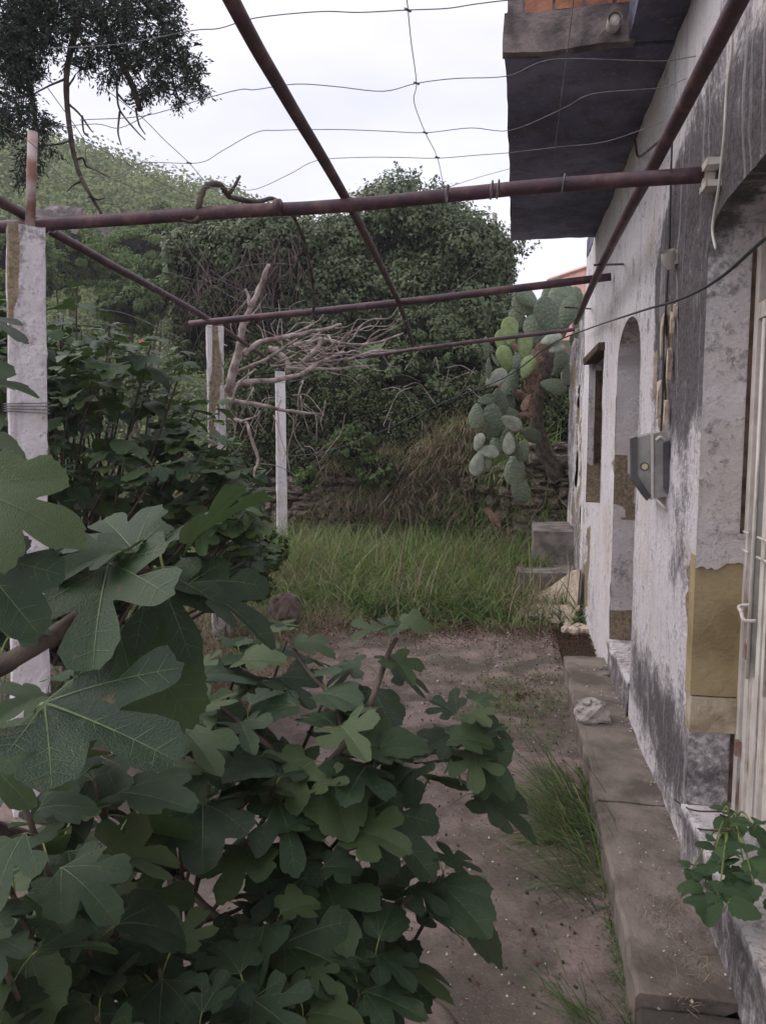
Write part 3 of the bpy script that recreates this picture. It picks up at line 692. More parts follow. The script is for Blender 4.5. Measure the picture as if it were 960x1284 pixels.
# wires strung over the frame
wires = empty('wire_mesh', (-.5, 2.5, 2.47), 'loose galvanised wires strung as a wide net over the pergola pipes', 'wire net')
def wz_(pts, z=2.485, r=.0012, par=None):
    P = spline([atZ(px, py, z) for px, py in pts], 5); return MB().tube(P, r, 5).build('wire', M['wire'], par or wires, True)
W = [[(60, 60), (150, 55), (240, 38), (275, 35), (320, 22), (400, 14), (450, 15), (511, 12), (560, 10), (600, 4), (660, -2), (800, -8)],
     [(100, 150), (180, 145), (250, 125), (300, 112), (320, 112), (370, 105), (420, 108), (480, 114), (522, 104), (570, 98), (635, 95), (675, 78), (712, 73), (780, 75), (832, 76), (872, 70)],
     [(60, 225), (107, 221), (147, 220), (177, 204), (248, 204), (278, 189), (320, 166), (350, 163), (420, 162), (480, 164), (533, 166), (590, 160), (640, 163), (705, 136), (740, 118), (800, 112), (832, 109), (860, 98)],
     [(160, 246), (190, 240), (230, 233), (290, 236), (320, 237), (363, 218), (397, 201), (454, 197), (500, 197), (548, 198), (600, 194), (640, 191), (700, 184), (760, 177), (832, 152)],
     [(505, -20), (510, 0), (515, 50), (522, 104), (519, 128), (533, 166), (548, 197), (556, 234)],
     [(724, -20), (719, 0), (711, 64), (701, 142), (695, 197), (698, 225)],
     [(130, 110), (178, 147), (206, 175), (237, 204), (262, 232), (285, 247)],
     [(60, 110), (105, 175), (110, 206), (150, 228), (190, 241), (240, 252), (285, 257)],
     [(85, 165), (160, 205), (215, 236), (248, 250)],
     [(60, 160), (120, 155), (150, 160), (190, 141)],
     [(0, 155), (40, 180), (75, 220), (100, 240)],
     [(140, 255), (165, 268), (200, 276), (250, 283)]]
for w in W: wz_(w)
for kx, ky in ((511, 12), (522, 104), (533, 166), (548, 197), (237, 204), (556, 234)):
    p = atZ(kx, ky, 2.485); MB().tube([p + Vector((-.006, -.006, 0)), p + Vector((.006, .006, .0))], .003, 6).build('wire_knot', M['wire'], wires)
for pts, d in (([(222, 283), (240, 318), (262, 345), (275, 350), (300, 363), (318, 366)], 4.), ([(275, 350), (300, 335), (340, 330), (370, 332)], 4.2), ([(250, 345), (290, 372), (330, 385), (388, 388)], 4.6),
               ([(205, 340), (250, 352), (275, 350)], 4.), ([(640, 308), (600, 340), (560, 370), (520, 395), (470, 425), (380, 475), (300, 480), (232, 488)], 5.6), ([(557, 236), (600, 222), (640, 211)], 3.1), ([(125, 388), (160, 394), (230, 425)], 6.0)):
    MB().tube(spline([at(px, py, d + .0 * i) for i, (px, py) in enumerate(pts)], 5),   .0011 * d / 3.2, 5).build('wire', M['wire'], wires, True)
# wire lashings round the pipes
for px, py in ((57, 284), (66, 282), (616, 238), (624, 237), (560, 243), (706, 230)):
    p = atZ(px, py, 2.405); ring = [p + Vector((.004 * math.sin(a), .030 * math.cos(a), .030 * math.sin(a))) for a in np.linspace(0, 2 * math.pi, 13)]
    MB().tube(ring, .003, 5, cap=False).build('lashing', M['wire'], wires, True)
# long black cable
P = spline([atX(1060, 240, .46), atX(1005, 268, .46), atX(960, 298, .47), atX(900, 350, .48), atX(850, 376, .49), atX(800, 391, .5), at(735, 413, 6.2), at(690, 432, 6.6), at(635, 472, 7.2), at(560, 503, 7.6), at(480, 540, 8.2), at(410, 566, 8.8), at(363, 572, 9.4)], 6)
tag(MB().tube(P, [.0045 if p.y < 6 else .006 for p in P], 6).build('cable', M['cable'], smooth=True), 'long black cable sagging from the near door across the yard to the farthest white column', 'cable')

# ------------------------------------------------------------------ stones, steps, rubble
def rock(name, c, s, mat, parent=None, seed=0, sub=2, amp=.22, rz=None):
    bm = bmesh.new(); bmesh.ops.create_icosphere(bm, subdivisions=sub, radius=1)
    rot = Matrix.Rotation(rz if rz is not None else U(0, 6.28), 3, 'Z')
    for v in bm.verts:
        p = v.co.copy(); m_ = max(abs(p.x), abs(p.y), abs(p.z)); p = p.lerp(p / m_, .5)
        p *= 1 + amp * fbm(p.x * 1.3 + seed, p.y * 1.3, p.z * 1.3 + seed * .7) + .3 * amp * fbm(p.x * 4 + seed, p.y * 4, p.z * 4)
        v.co = rot @ Vector((p.x * s[0], p.y * s[1], p.z * s[2])) * .5 * 1.1
    me = bpy.data.meshes.new(name); bm.to_mesh(me); bm.free(); me.materials.append(mat)
    o = bpy.data.objects.new(name, me); o.location = c; col.objects.link(o)
    if parent: setpar(o, parent)
    return o
dw = empty('dry_stone_wall', (-1, 10.3, 0), 'low dry stone retaining wall of grey field stones behind the tall grass', 'stone wall')
protos = []
def stone_wall(x0, x1, yf, h, sz):
    z = 0.; 
    while z < h(x0) or z < h(x1):
        rh = U(.6, 1.3) * sz * .5; x = x0 + U(-.1, .1)
        while x < x1:
            w = U(.5, 1.5) * sz
            if z + rh * .6 < h(x):
                y = yf(x)
                if len(protos) < 14:
                    o = rock('stone', (0, 0, 0), (1, 1, 1), M['stone'], dw, len(protos) * 3.1, 2, .42, 0); protos.append(o.data)
                else:
                    o = bpy.data.objects.new('stone', random.choice(protos)); col.objects.link(o); setpar(o, dw)
                o.location = (x + w / 2, y + U(-.05, .05) + z * .06, z + rh / 2); o.scale = (w * U(.85, 1.05), U(.25, .4), rh * U(.85, 1.3))
                o.rotation_euler = (U(-.2, .2), U(-.22, .22), U(-.25, .25))
            x += w
        z += rh
stone_wall(-3.7, -.95, lambda x: 10.38, lambda x: 1.0 + .1 * fbm(x * 2, 1), .27)
stone_wall(-.95, 1.6, lambda x: 10.35 - .72 * sstep(-1.2, .2, x), lambda x: 1.2 + .28 * sstep(-.6, .3, x), .25)

steps = empty('stone_steps', (.3, 7.9, 0), 'worn concrete steps against the ruined wall, half buried in grass', 'steps')
for (x0, y0, x1, y1, z0, z1) in ((.04, 7.36, .60, 7.85, 0, .26), (.20, 7.85, .60, 8.7, 0, .60)):
    slab_mesh(x0, x1, y0, y1, z0, z1, 'step', M['step'], steps, .06)
# fallen plaster apron at the corner of the house
sh = empty('fallen_plaster', (.4, 6.6, 0), 'cream slab of fallen plaster leaning on the foot of the house corner', 'rubble')
def shard(P, th, mat, par, name='shard'):
    P = [Vector(p) for p in P]; nrm = (P[1] - P[0]).cross(P[2] - P[0]).normalized(); n = len(P)
    Q = []
    for i in range(n):
        a, b_ = P[i], P[(i + 1) % n]
        for j in range(4): Q.append(a.lerp(b_, j / 4) + Vector((U(-.012, .012), U(-.012, .012), U(-.008, .008))) * (j > 0))
    m = len(Q); V = Q + [q - nrm * th for q in Q]
    return pymesh(name, V, [tuple(range(m)), tuple(range(2 * m - 1, m - 1, -1))] + [(i, m + i, m + (i + 1) % m, (i + 1) % m) for i in range(m)], mat, par)
shard([(.10, 6.95, .02), (.57, 6.72, .02), (.585, 6.78, .40), (.56, 7.0, .36), (.40, 7.05, .22)], -.04, M['plaster_debris'], sh)
shard([(.02, 6.55, .01), (.50, 6.45, .02), (.57, 6.62, .10), (.20, 6.80, .06)], -.03, M['plaster_debris'], sh)
for i in range(10): rock('fragment', (U(.35, .58), U(6.0, 6.6), .03), (U(.05, .12), U(.05, .12), U(.03, .08)), M['plaster_debris'], sh, i * 2.3, 1)
# block of rubble on the walkway
rb = empty('rubble_block', (.42, 3.9, .12), 'chunk of pale broken masonry lying on the edge of the walkway', 'rubble')
q = atZ(741, 908, .12)
rock('chunk', (q.x + .005, q.y + .05, .165), (.145, .13, .10), M['stone_pale'], rb, 4.2, 3, .3)
for i, (dx, dy, dz, s) in enumerate(((-.02, .03, .225, .045), (.035, .05, .215, .04), (.055, .07, .20, .035), (-.05, .03, .19, .05), (.01, .02, .215, .03))):
    rock('fragment', (q.x + dx, q.y + dy, dz), (s, s, s * .6), M['stone_pale'], rb, i * 3.3, 2, .3)
for j, (px, py) in enumerate(((757, 838), (762, 846))):
    p = atZ(px, py, .13); tag(rock('plaster_lump', p, (.05, .05, .025), M['chips'], None, j * 5., 2, .4), ['small white plaster lump on the walkway beyond the masonry chunk, the farther one', 'small white plaster lump on the walkway beyond the masonry chunk, the nearer one'][j], 'plaster lump')
p = atZ(502, 938, .05); tag(rock('broken_block', p, (.12, .12, .10), M['stone_pale'], None, 8., 3, .25), 'pale broken block on the terrace seen between the fig leaves', 'broken block')
p = atZ(349, 945, .02); tag(rock('broken_block', p, (.16, .10, .05), M['stone_pale'], None, 11., 3, .25), 'flat pale rubble piece on the terrace behind the fig branches on the left', 'broken block')
p = atZ(357, 764, .12); tag(rock('field_rock', p, (.22, .2, .22), M['stone'], None, 2., 3, .3), 'rough brown rock at the terrace edge in front of the farthest column', 'rock')
p = at(616, 650, 8.6); tag(shard([p + Vector(v) for v in ((-.10, 0, .09), (-.03, .02, .12), (.10, 0, -.04), (.09, -.02, -.11), (.02, -.02, -.06))], .04, M['pad_dead'], None, 'fallen_cactus_pad'), 'dried orange cactus pad lying in the grass below the prickly pear', 'cactus pad')

# ------------------------------------------------------------------ leaf scatter
def quads(C, N, size, asp=.55, fold=.0):
    """one folded leaf (2 triangles as a quad) per centre"""
    n = len(C); N = N / np.maximum(1e-6, np.linalg.norm(N, axis=1))[:, None]
    r = rng.normal(size=(n, 3)); T = r - N * (r * N).sum(1)[:, None]; T /= np.maximum(1e-6, np.linalg.norm(T, axis=1))[:, None]
    B = np.cross(N, T); s = (size * rng.uniform(.6, 1.3, n))[:, None]
    V = np.empty((n, 4, 3)); V[:, 0] = C - T * s * .5; V[:, 1] = C + B * s * asp * .5 + T * s * .05 + N * s * .08; V[:, 2] = C + T * s * .5 - N * s * .1; V[:, 3] = C - B * s * asp * .5 + T * s * .05 + N * s * .08
    return V.reshape(-1, 3), np.arange(n * 4).reshape(n, 4)
def foliage(name, blobs, n, size, mat, parent, clumps=40, cr=.30, asp=.6, core=.78, up=.4, kind=None, corename='shade_core'):
    """blobs: (centre, (rx,ry,rz)); leaves gathered in clumps over their surface"""
    vol = np.array([b[1][0] * b[1][2] + .01 for b in blobs]); vol = vol / vol.sum()
    Cs, Ns = [], []
    for (c, r), f in zip(blobs, vol):
        k = max(30, int(n * f)); r = np.array(r); c = np.array(c); K = max(8, int(clumps * (1 + 0 * f)))
        d = rng.normal(size=(K, 3)); d /= np.linalg.norm(d, axis=1)[:, None]
        cc = d * rng.uniform(.72, 1.02, K)[:, None]; rad = cr * rng.uniform(.5, 1.25, K)
        pick = rng.integers(0, K, k); g = rng.normal(size=(k, 3)); g /= np.linalg.norm(g, axis=1)[:, None]
        rr = rad[pick] * rng.uniform(.35, 1.05, k) ** .6
        p = cc[pick] + g * rr[:, None]
        Cs.append(c + p * r); Ns.append(g + .5 * d[pick] + rng.normal(size=(k, 3)) * .35 + np.array([0, 0, up]))
    C = np.concatenate(Cs); N = np.concatenate(Ns); V, Q = quads(C, N, size, asp)
    o = npmesh(name, V, Q, mat, parent, rnd=np.clip(rng.normal(.5, .22, len(Q)), 0, 1))
    if kind: o['kind'] = kind
    if core:  # solid dark blob filling each crown; inner shade put into its colour
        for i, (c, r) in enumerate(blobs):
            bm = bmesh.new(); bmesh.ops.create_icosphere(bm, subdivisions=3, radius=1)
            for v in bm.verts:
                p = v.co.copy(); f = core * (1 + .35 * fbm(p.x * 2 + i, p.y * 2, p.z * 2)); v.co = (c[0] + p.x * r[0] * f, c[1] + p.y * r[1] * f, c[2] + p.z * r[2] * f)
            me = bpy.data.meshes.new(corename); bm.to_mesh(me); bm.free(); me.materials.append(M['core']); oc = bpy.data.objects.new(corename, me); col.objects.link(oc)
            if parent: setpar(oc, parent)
    return o
def blob(px, py, d, rpx, rpy=None, ry=None):
    p = at(px, py, d); rx = rpx * d / F; rz = (rpy or rpx) * d / F; return (tuple(p), (rx, ry or (rx + rz) * .5, rz))
def trunk(P, r0, r1, parent, mat=None, name='trunk', k=6, n=8):
    S = spline(P, k); return MB().tube(S, taper(len(S), r0, r1), n, wob=.12).build(name, mat or M['bark'], parent, True)
def blades(name, base, n_each, h, w, mat, parent=None, spread=.06, lean=.5, droop=.6, seg=4, dirv=None):
    """grass: curved blades, base (k,3)"""
    B = np.repeat(np.asarray(base, float), n_each, axis=0); n = len(B); B[:, :2] += rng.normal(size=(n, 2)) * spread
    a = rng.uniform(0, 2 * np.pi, n); D = np.stack([np.cos(a), np.sin(a), np.zeros(n)], 1)
    if dirv is not None: D = D * .45 + np.array(dirv); D[:, 2] = 0; D /= np.linalg.norm(D, axis=1)[:, None]
    L = h * rng.uniform(.45, 1.25, n); le = lean * rng.uniform(.2, 1.4, n); dr = droop * rng.uniform(.1, 1.5, n)
    S = np.cross(D, [0, 0, 1.]); tw = rng.uniform(-.9, .9, n)[:, None]; S = S * np.cos(tw) + D * np.sin(tw)
    V = np.empty((n, seg + 1, 2, 3))
    for k in range(seg + 1):
        t = k / seg; ang = le + dr * t * 1.4
        P = B + D * (L * t * np.sin(ang))[:, None] + np.array([0, 0, 1.]) * (L * t * np.cos(np.minimum(ang, 1.7)))[:, None]
        ww = (w * (1 - t ** 1.5) * .5 + w * .03); V[:, k, 0] = P - S * ww; V[:, k, 1] = P + S * ww
    V = V.reshape(-1, 3); base_i = (np.arange(n) * (seg + 1) * 2)[:, None, None]
    q = np.array([[2 * k, 2 * k + 1, 2 * k + 3, 2 * k + 2] for k in range(seg)])[None]
    return npmesh(name, V, (base_i + q).reshape(-1, 4), mat, parent, rnd=np.repeat(np.clip(rng.normal(.5, .25, n), 0, 1), seg))
def hug(P):
    P = np.array(P, float)
    for p in P: p[2] = gh(p[0], p[1])
    return P

# ------------------------------------------------------------------ far vegetation
# hill scrub: a mass nobody could count
Cs, Ns = [], []; K = 2300
for i in range(K):
    y = 20 + 44 * random.random() ** .8; x = -y * U(.28, 1.05)
    z = hill_h(x, y); r = (U(.4, 1.2) + 1.1 * (random.random() < .3)) * (1 + y / 60) * (1 - .45 * sstep(48, 62, y)); k = 170
    g = rng.normal(size=(k, 3)); g /= np.linalg.norm(g, axis=1)[:, None]; g[:, 2] = np.abs(g[:, 2])
    Cs.append(np.array([x, y, z + r * .15]) + g * np.array([r, r, r * .75]) * rng.uniform(.7, 1.1, (k, 1))); Ns.append(g + rng.normal(size=(k, 3)) * .4)
C = np.concatenate(Cs); SZ = np.repeat(np.linalg.norm(C[::170] , axis=1), 170) / 40
V, Q = quads(C, np.concatenate(Ns), .19 * SZ, .75)
pr = np.repeat(rng.uniform(0, 1, K), 170)
tag(npmesh('hill_scrub', V, Q, M['hilltree'], rnd=np.clip(pr * .75 + rng.normal(.12, .12, len(Q)), 0, 1)), kind='stuff')
for i, (px, py, d, w, h) in enumerate(((92, 306, 25, 1.5, 1.6), (106, 326, 24, 1.0, 1.3), (118, 300, 26, .7, .8))):
    p = at(px, py, d); o = rock('cliff', p, (w, 2.5, h), M['cliff'], None, i * 7.7, 4, .45, .2); tag(o, kind='structure')

def bush(name, label, cat, blobs, n, size, mat, root, r0=.05, group=None, clumps=40, core=.7, cr=.3):
    t = empty(name, root, label, cat, group)
    foliage('crown', blobs, n, size, mat, t, clumps=clumps, core=core, cr=cr)
    root = Vector(root)
    for i, (c, r) in enumerate(blobs[:4]):
        c = Vector(c); trunk([root + Vector((U(-.1, .1), U(-.1, .1), 0)), root.lerp(c, .5) + Vector((U(-.2, .2), U(-.2, .2), 0)), c], r0, r0 * .3, t, name='trunk' if i == 0 else 'limb')
    return t
def groot(px, d, f=None):
    p = at(px, 545, d); return (p.x, p.y, (f or gh)(p.x, p.y))
G = 'trees on the slope behind the pergola'
bush('bushy_tree', 'light green rounded bush on the slope just right of the near column, above the fig', 'tree', [blob(100, 318, 19, 42, 30), blob(70, 345, 19, 30, 26)], 14000, .085, M['palebush'], groot(90, 19), group=G)
bush('bushy_tree', 'yellow-green spreading tree on the slope below the hanging bare twig', 'tree', [blob(165, 318, 22, 46, 32), blob(205, 305, 22, 34, 26), blob(140, 345, 21, 34, 24)], 20000, .095, M['palebush'], groot(165, 22), group=G)
bush('bushy_tree', 'dark green tree behind the yellow-green one, touching the thick pipe', 'tree', [blob(215, 282, 28, 34, 24), blob(180, 290, 29, 30, 20)], 12000, .11, M['shrub'], groot(205, 28), group=G)
bush('bushy_tree', 'mid green bush low on the slope left of the ivy thicket', 'tree', [blob(205, 362, 16, 40, 36), blob(165, 385, 15, 36, 30)], 17000, .07, M['shrub'], groot(190, 16), group=G)
bush('bushy_tree', 'small pale bush half hidden by the split column, on the slope', 'tree', [blob(140, 382, 17, 26, 18)], 5000, .07, M['palebush'], groot(140, 17), group=G)
bush('bushy_tree', 'dark shrub on the slope at the far left behind the near column', 'tree', [blob(20, 330, 17, 50, 40), blob(-20, 380, 15, 50, 40)], 12000, .085, M['shrub'], groot(10, 17), group=G)

# pink building far right
pb = at(715, 400, 24); pk = empty('pink_building', (pb.x, pb.y, 2), 'plain pink building showing above the prickly pear beyond the house corner', 'building')
zt = at(740, 333, 24).z
b = MB(); A = at(688, 352, 27); Bp = at(742, 334, 23); 
V = [(A.x, A.y, 0), (Bp.x, Bp.y, 0), (Bp.x + 7, Bp.y + 3, 0), (A.x + 7, A.y + 4, 0), (A.x, A.y, A.z), (Bp.x, Bp.y, Bp.z), (Bp.x + 7, Bp.y + 3, Bp.z), (A.x + 7, A.y + 4, A.z)]
pymesh('wall', V, [(0, 1, 5, 4), (1, 2, 6, 5), (2, 3, 7, 6), (3, 0, 4, 7), (4, 5, 6, 7)], M['pink'], pk)
# parapet cap
b = MB(); b.tube([A + Vector((-.02, 0, .03)), Bp + Vector((0, 0, .03))], .07, 4); b.build('parapet', M['pink'], pk)
p = at(620, 300, 15.5); q = at(620, 268, 15.5)
tag(MB().tube([(p.x, p.y, gh(p.x, p.y)), tuple(q)], .05, 8).build('pole', M['stone_pale']), 'thin pale concrete pole standing behind the ivy thicket against the sky', 'pole')

# ------------------------------------------------------------------ ivy thickets
iv1 = empty('ivy_thicket', groot(310, 12.3), 'dark ivy-covered tree with domed top behind the split column and dead branches', 'tree', 'ivy-covered trees above the stone wall')
foliage('crown', [blob(300, 320, 12.2, 55, 46, .9), blob(345, 310, 12.4, 42, 40, .9), blob(238, 330, 12, 26, 40, .7)], 32000, .07, M['ivy'], iv1, clumps=150, cr=.25, core=.76)
foliage('lower_creepers', [blob(320, 385, 12.4, 70, 50, .9), blob(255, 410, 12.2, 45, 60, .8), blob(280, 350, 12.4, 50, 40, .8)], 16000, .06, M['bramble'], iv1, clumps=110, cr=.22, core=.8)
for k in range(110):
    px, py = U(232, 385), U(285, 370); L = U(30, 110); dd = U(11.2, 11.7); sw = U(-45, 45)
    S = spline([at(px, py, dd), at(px + sw * .3 + U(-9, 9), py + L * .3, dd - .05), at(px + sw * .6 + U(-12, 12), py + L * .6, dd - .05), at(px + sw + U(-12, 12), py + L, dd)], 4)
    MB().tube(S, taper(len(S), .007, .003), 4).build('hanging_vine', M['dead_vine'] if k % 2 else M['bark'], iv1)
iv2 = empty('ivy_thicket', groot(520, 12.6), 'largest ivy-covered tree, wide dark dome in the middle above the stone wall', 'tree', 'ivy-covered trees above the stone wall')
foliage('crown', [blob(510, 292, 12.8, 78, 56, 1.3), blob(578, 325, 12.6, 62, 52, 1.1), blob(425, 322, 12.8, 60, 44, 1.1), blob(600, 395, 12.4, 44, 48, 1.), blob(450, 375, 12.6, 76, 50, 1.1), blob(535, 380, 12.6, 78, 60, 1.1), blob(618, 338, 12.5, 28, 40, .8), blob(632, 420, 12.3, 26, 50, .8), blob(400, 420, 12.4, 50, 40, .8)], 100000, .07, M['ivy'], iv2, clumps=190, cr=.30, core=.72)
for tr, pts in ((iv1, ((300, 560), (305, 440), (300, 330))), (iv2, ((520, 560), (515, 420), (510, 300))), (iv2, ((420, 560), (430, 430), (440, 340)))):
    trunk([at(px, py, 12.4) for px, py in pts], .16, .05, tr)
iv3 = empty('evergreen_shrub', groot(540, 11.4), 'rounder lighter green shrub in front of the big ivy dome, under the pergola pipes', 'shrub')
foliage('crown', [blob(535, 425, 11.4, 48, 38, .7), blob(575, 450, 11.3, 38, 36, .6), blob(500, 470, 11.3, 40, 38, .6), blob(560, 490, 11.2, 46, 26, .5)], 24000, .055, M['ivy'], iv3, clumps=90, cr=.26, core=.75)
def sprigs(par, pts, mat, n=26, L=.35):
    for (px, py, d) in pts:
        for _ in range(n // len(pts) + 1):
            p = at(px + U(-22, 22), py + U(-6, 14), d); q = p + Vector((U(-.3, .3), U(-.2, .2), U(.15, 1) * L)); MB().tube(spline([p, p.lerp(q, .5) + Vector((U(-.08, .08), 0, 0)), q], 4), taper(9, .007, .004), 4).build('sprig', M['bark'], par)
            k = 26; C_ = np.array([tuple(p.lerp(q, U(.1, 1.05)) + Vector((U(-.07, .07), U(-.07, .07), U(-.07, .07)))) for _ in range(k)]); V_, Q_ = quads(C_, rng.normal(size=(k, 3)), .07, .6); o_ = npmesh('sprig_leaves', V_, Q_, mat, par, rnd=rng.uniform(.3, 1, k)); o_['kind'] = 'stuff'
sprigs(iv2, [(470, 250, 12.8), (510, 240, 12.8), (555, 262, 12.7), (600, 290, 12.6), (635, 315, 12.5), (420, 285, 12.8), (385, 300, 12.7)], M['ivy'], 70)
sprigs(iv1, [(270, 285, 12.2), (300, 275, 12.2), (345, 275, 12.4), (375, 285, 12.4)], M['ivy'], 32)
trunk([at(540, 600, 11.4), at(538, 510, 11.4), at(535, 430, 11.4)], .06, .02, iv3)
# bank undergrowth
un = empty('undergrowth', groot(430, 10.9), 'dark brambles and creepers covering the bank above the stone wall', 'brambles')
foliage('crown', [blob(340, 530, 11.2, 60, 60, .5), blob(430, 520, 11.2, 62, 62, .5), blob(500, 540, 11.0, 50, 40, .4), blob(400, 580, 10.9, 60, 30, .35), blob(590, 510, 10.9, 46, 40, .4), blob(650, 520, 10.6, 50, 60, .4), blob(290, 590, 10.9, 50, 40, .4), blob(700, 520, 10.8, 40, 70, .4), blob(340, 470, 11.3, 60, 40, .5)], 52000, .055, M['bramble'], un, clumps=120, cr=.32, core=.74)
for k in range(60):
    px, py = U(300, 650), U(460, 600); d = U(10.3, 10.7); p = at(px, py, d); q = p + Vector((U(-.5, .5), U(-.2, .1), U(-.6, .3)))
    MB().tube(spline([p, p.lerp(q, .5) + Vector((0, 0, U(-.05, .2))), q], 4), .005, 4).build('creeper', M['dead_wood'] if k % 3 else M['bark'], un)
un2 = empty('leafy_shrub', groot(430, 10.2), 'small leafy green shrub against the stone wall right of the farthest column', 'shrub')
foliage('crown', [blob(385, 600, 9.9, 16, 18), blob(440, 560, 10.2, 28, 26), blob(470, 590, 10.1, 26, 20)], 2600, .06, M['shrub'], un2, clumps=30, core=.5)
un3 = empty('leafy_shrub', groot(235, 7.), 'low bright green shrub at the foot of the split column, left of the dead branches', 'shrub')
foliage('crown', [blob(300, 640, 6.6, 30, 24), blob(330, 690, 6.2, 34, 22), blob(290, 690, 5.9, 34, 36), blob(260, 640, 6.4, 30, 40), blob(310, 735, 5.6, 36, 18)], 5200, .055, M['shrub'], un3, clumps=40, core=.55)

# ------------------------------------------------------------------ dead bleached branches (old vine tree)
dt = empty('dead_tree', groot(283, 7.6), 'bleached dead tree with long bare limbs leaning across the middle of the pergola', 'dead tree')
def limb(pts, r0, r1, d0, d1=None, name='branch', mat=None):
    d1 = d1 or d0; n = len(pts); P = [at(px, py, d0 + (d1 - d0) * i / (n - 1)) + Vector((0, U(-.08, .08), 0)) for i, (px, py) in enumerate(pts)]
    S = spline(P, 5); S = [s + Vector((.012 * fbm(s.x * 6, s.z * 6, 1), 0, .012 * fbm(s.x * 6, s.z * 6, 7))) for s in S]
    return MB().tube(S, taper(len(S), r0 * .72, r1 * .72), 7, wob=.2).build(name, mat or M['dead_wood'], dt, True)
b0 = groot(280, 7.6)
S = spline([Vector(b0), at(276, 620, 7.6), at(274, 540, 7.6), at(280, 495, 7.6)], 6); MB().tube(S, taper(len(S), .085, .06), 9, wob=.1).build('trunk', M['dead_wood'], dt, True)
for a in ([(283, 490), (297, 455), (306, 415), (312, 390), (325, 360), (340, 333)], .062, .028, 7.6, 7.3), ([(316, 385), (313, 372), (311, 363)], .025, .014, 7.4), \
    ([(280, 495), (310, 480), (345, 476), (375, 468), (400, 455), (430, 440)], .05, .022, 7.6, 8.2), ([(305, 445), (320, 430), (350, 424), (380, 418), (410, 412), (425, 405)], .045, .02, 7.6, 8.), \
    ([(287, 502), (330, 508), (360, 515), (403, 520)], .03, .02, 7.5, 7.9), ([(284, 525), (305, 530), (316, 545), (322, 575), (318, 592), (325, 603)], .028, .014, 7.4, 7.4), ([(300, 530), (320, 522), (328, 515)], .018, .01, 7.4), \
    ([(350, 424), (375, 415), (392, 405)], .03, .012, 8.), ([(380, 455), (395, 440), (405, 425)], .045, .035, 8.2), ([(345, 440), (358, 452), (362, 468)], .05, .03, 8.4), ([(338, 438), (350, 440)], .04, .05, 8.4), \
    ([(370, 432), (400, 425), (440, 432), (470, 430), (505, 418)], .03, .014, 8.2, 8.4), ([(360, 462), (410, 462), (440, 460), (470, 458)], .028, .014, 8.3), ([(410, 420), (418, 430), (430, 448)], .02, .012, 8.2), ([(414, 412), (417, 402)], .02, .012, 8.2), \
    ([(290, 470), (330, 455), (360, 435), (372, 424)], .026, .016, 7.9), ([(430, 452), (470, 440), (500, 440)], .02, .010, 8.3), ([(285, 510), (300, 480), (318, 462)], .02, .012, 7.4):
    limb(*a)
for k in range(44):
    px, py = U(340, 470), U(420, 462); a = U(-.75, .6); L = U(25, 80)
    limb([(px, py), (px + L * .35 * math.cos(a), py + L * .35 * math.sin(a) + U(-9, 9)), (px + L * .7 * math.cos(a) + U(-5, 5), py + L * .7 * math.sin(a) + U(-9, 9)), (px + L * math.cos(a), py + L * math.sin(a))], U(.007, .018), .004, U(8., 8.7), name='twig')
for k in range(16):
    px, py = U(285, 420), U(465, 520); limb([(px, py), (px + U(-14, 14), py + U(15, 30)), (px + U(-22, 22), py + U(35, 75))], U(.006, .013), .003, U(7.5, 8.1), name='twig')
for k in range(14):
    px, py = U(285, 400), U(400, 440); limb([(px, py), (px + U(-12, 12), py - U(8, 20)), (px + U(-22, 22), py - U(20, 50))], U(.006, .012), .003, U(7.6, 8.2), name='twig')
for pts in ([(235, 560), (270, 580), (300, 582)], [(318, 580), (345, 585), (372, 600)], [(365, 590), (362, 560), (378, 528)], [(405, 570), (425, 545), (432, 520)]):
    limb(pts, .006, .004, 7.6, name='twig')
# dead vine curling over the thick pipe
dv = empty('dead_vine', atZ(248, 268, 2.42), 'gnarled dead vine curling up over the thick red-brown pipe', 'vine')
def vine(pts, r0, r1, z): S = spline([atZ(px, py, z) for px, py in pts], 6); return MB().tube(S, taper(len(S), r0, r1), 7, wob=.2).build('stem', M['bark'], dv, True)
S = spline([at(246, 278, 2.95), at(249, 262, 2.9), at(252, 245, 2.9), at(260, 232, 2.92), at(275, 231, 2.95), at(284, 242, 3.), at(290, 247, 3.1), at(320, 253, 3.3), at(345, 250, 3.5), at(370, 275, 3.9), at(386, 320, 4.2), at(393, 370, 4.4), at(392, 400, 4.5)], 6)
MB().tube(S, taper(len(S), .0125, .008), 8, wob=.2).build('stem', M['bark'], dv, True)
for pts, d in (([(286, 243), (294, 233), (301, 220)], 3.), ([(250, 272), (240, 278), (228, 275)], 2.9)):
    S = spline([at(px, py, d) for px, py in pts], 4); MB().tube(S, taper(len(S), .009, .005), 6, wob=.2).build('shoot', M['bark'], dv, True)

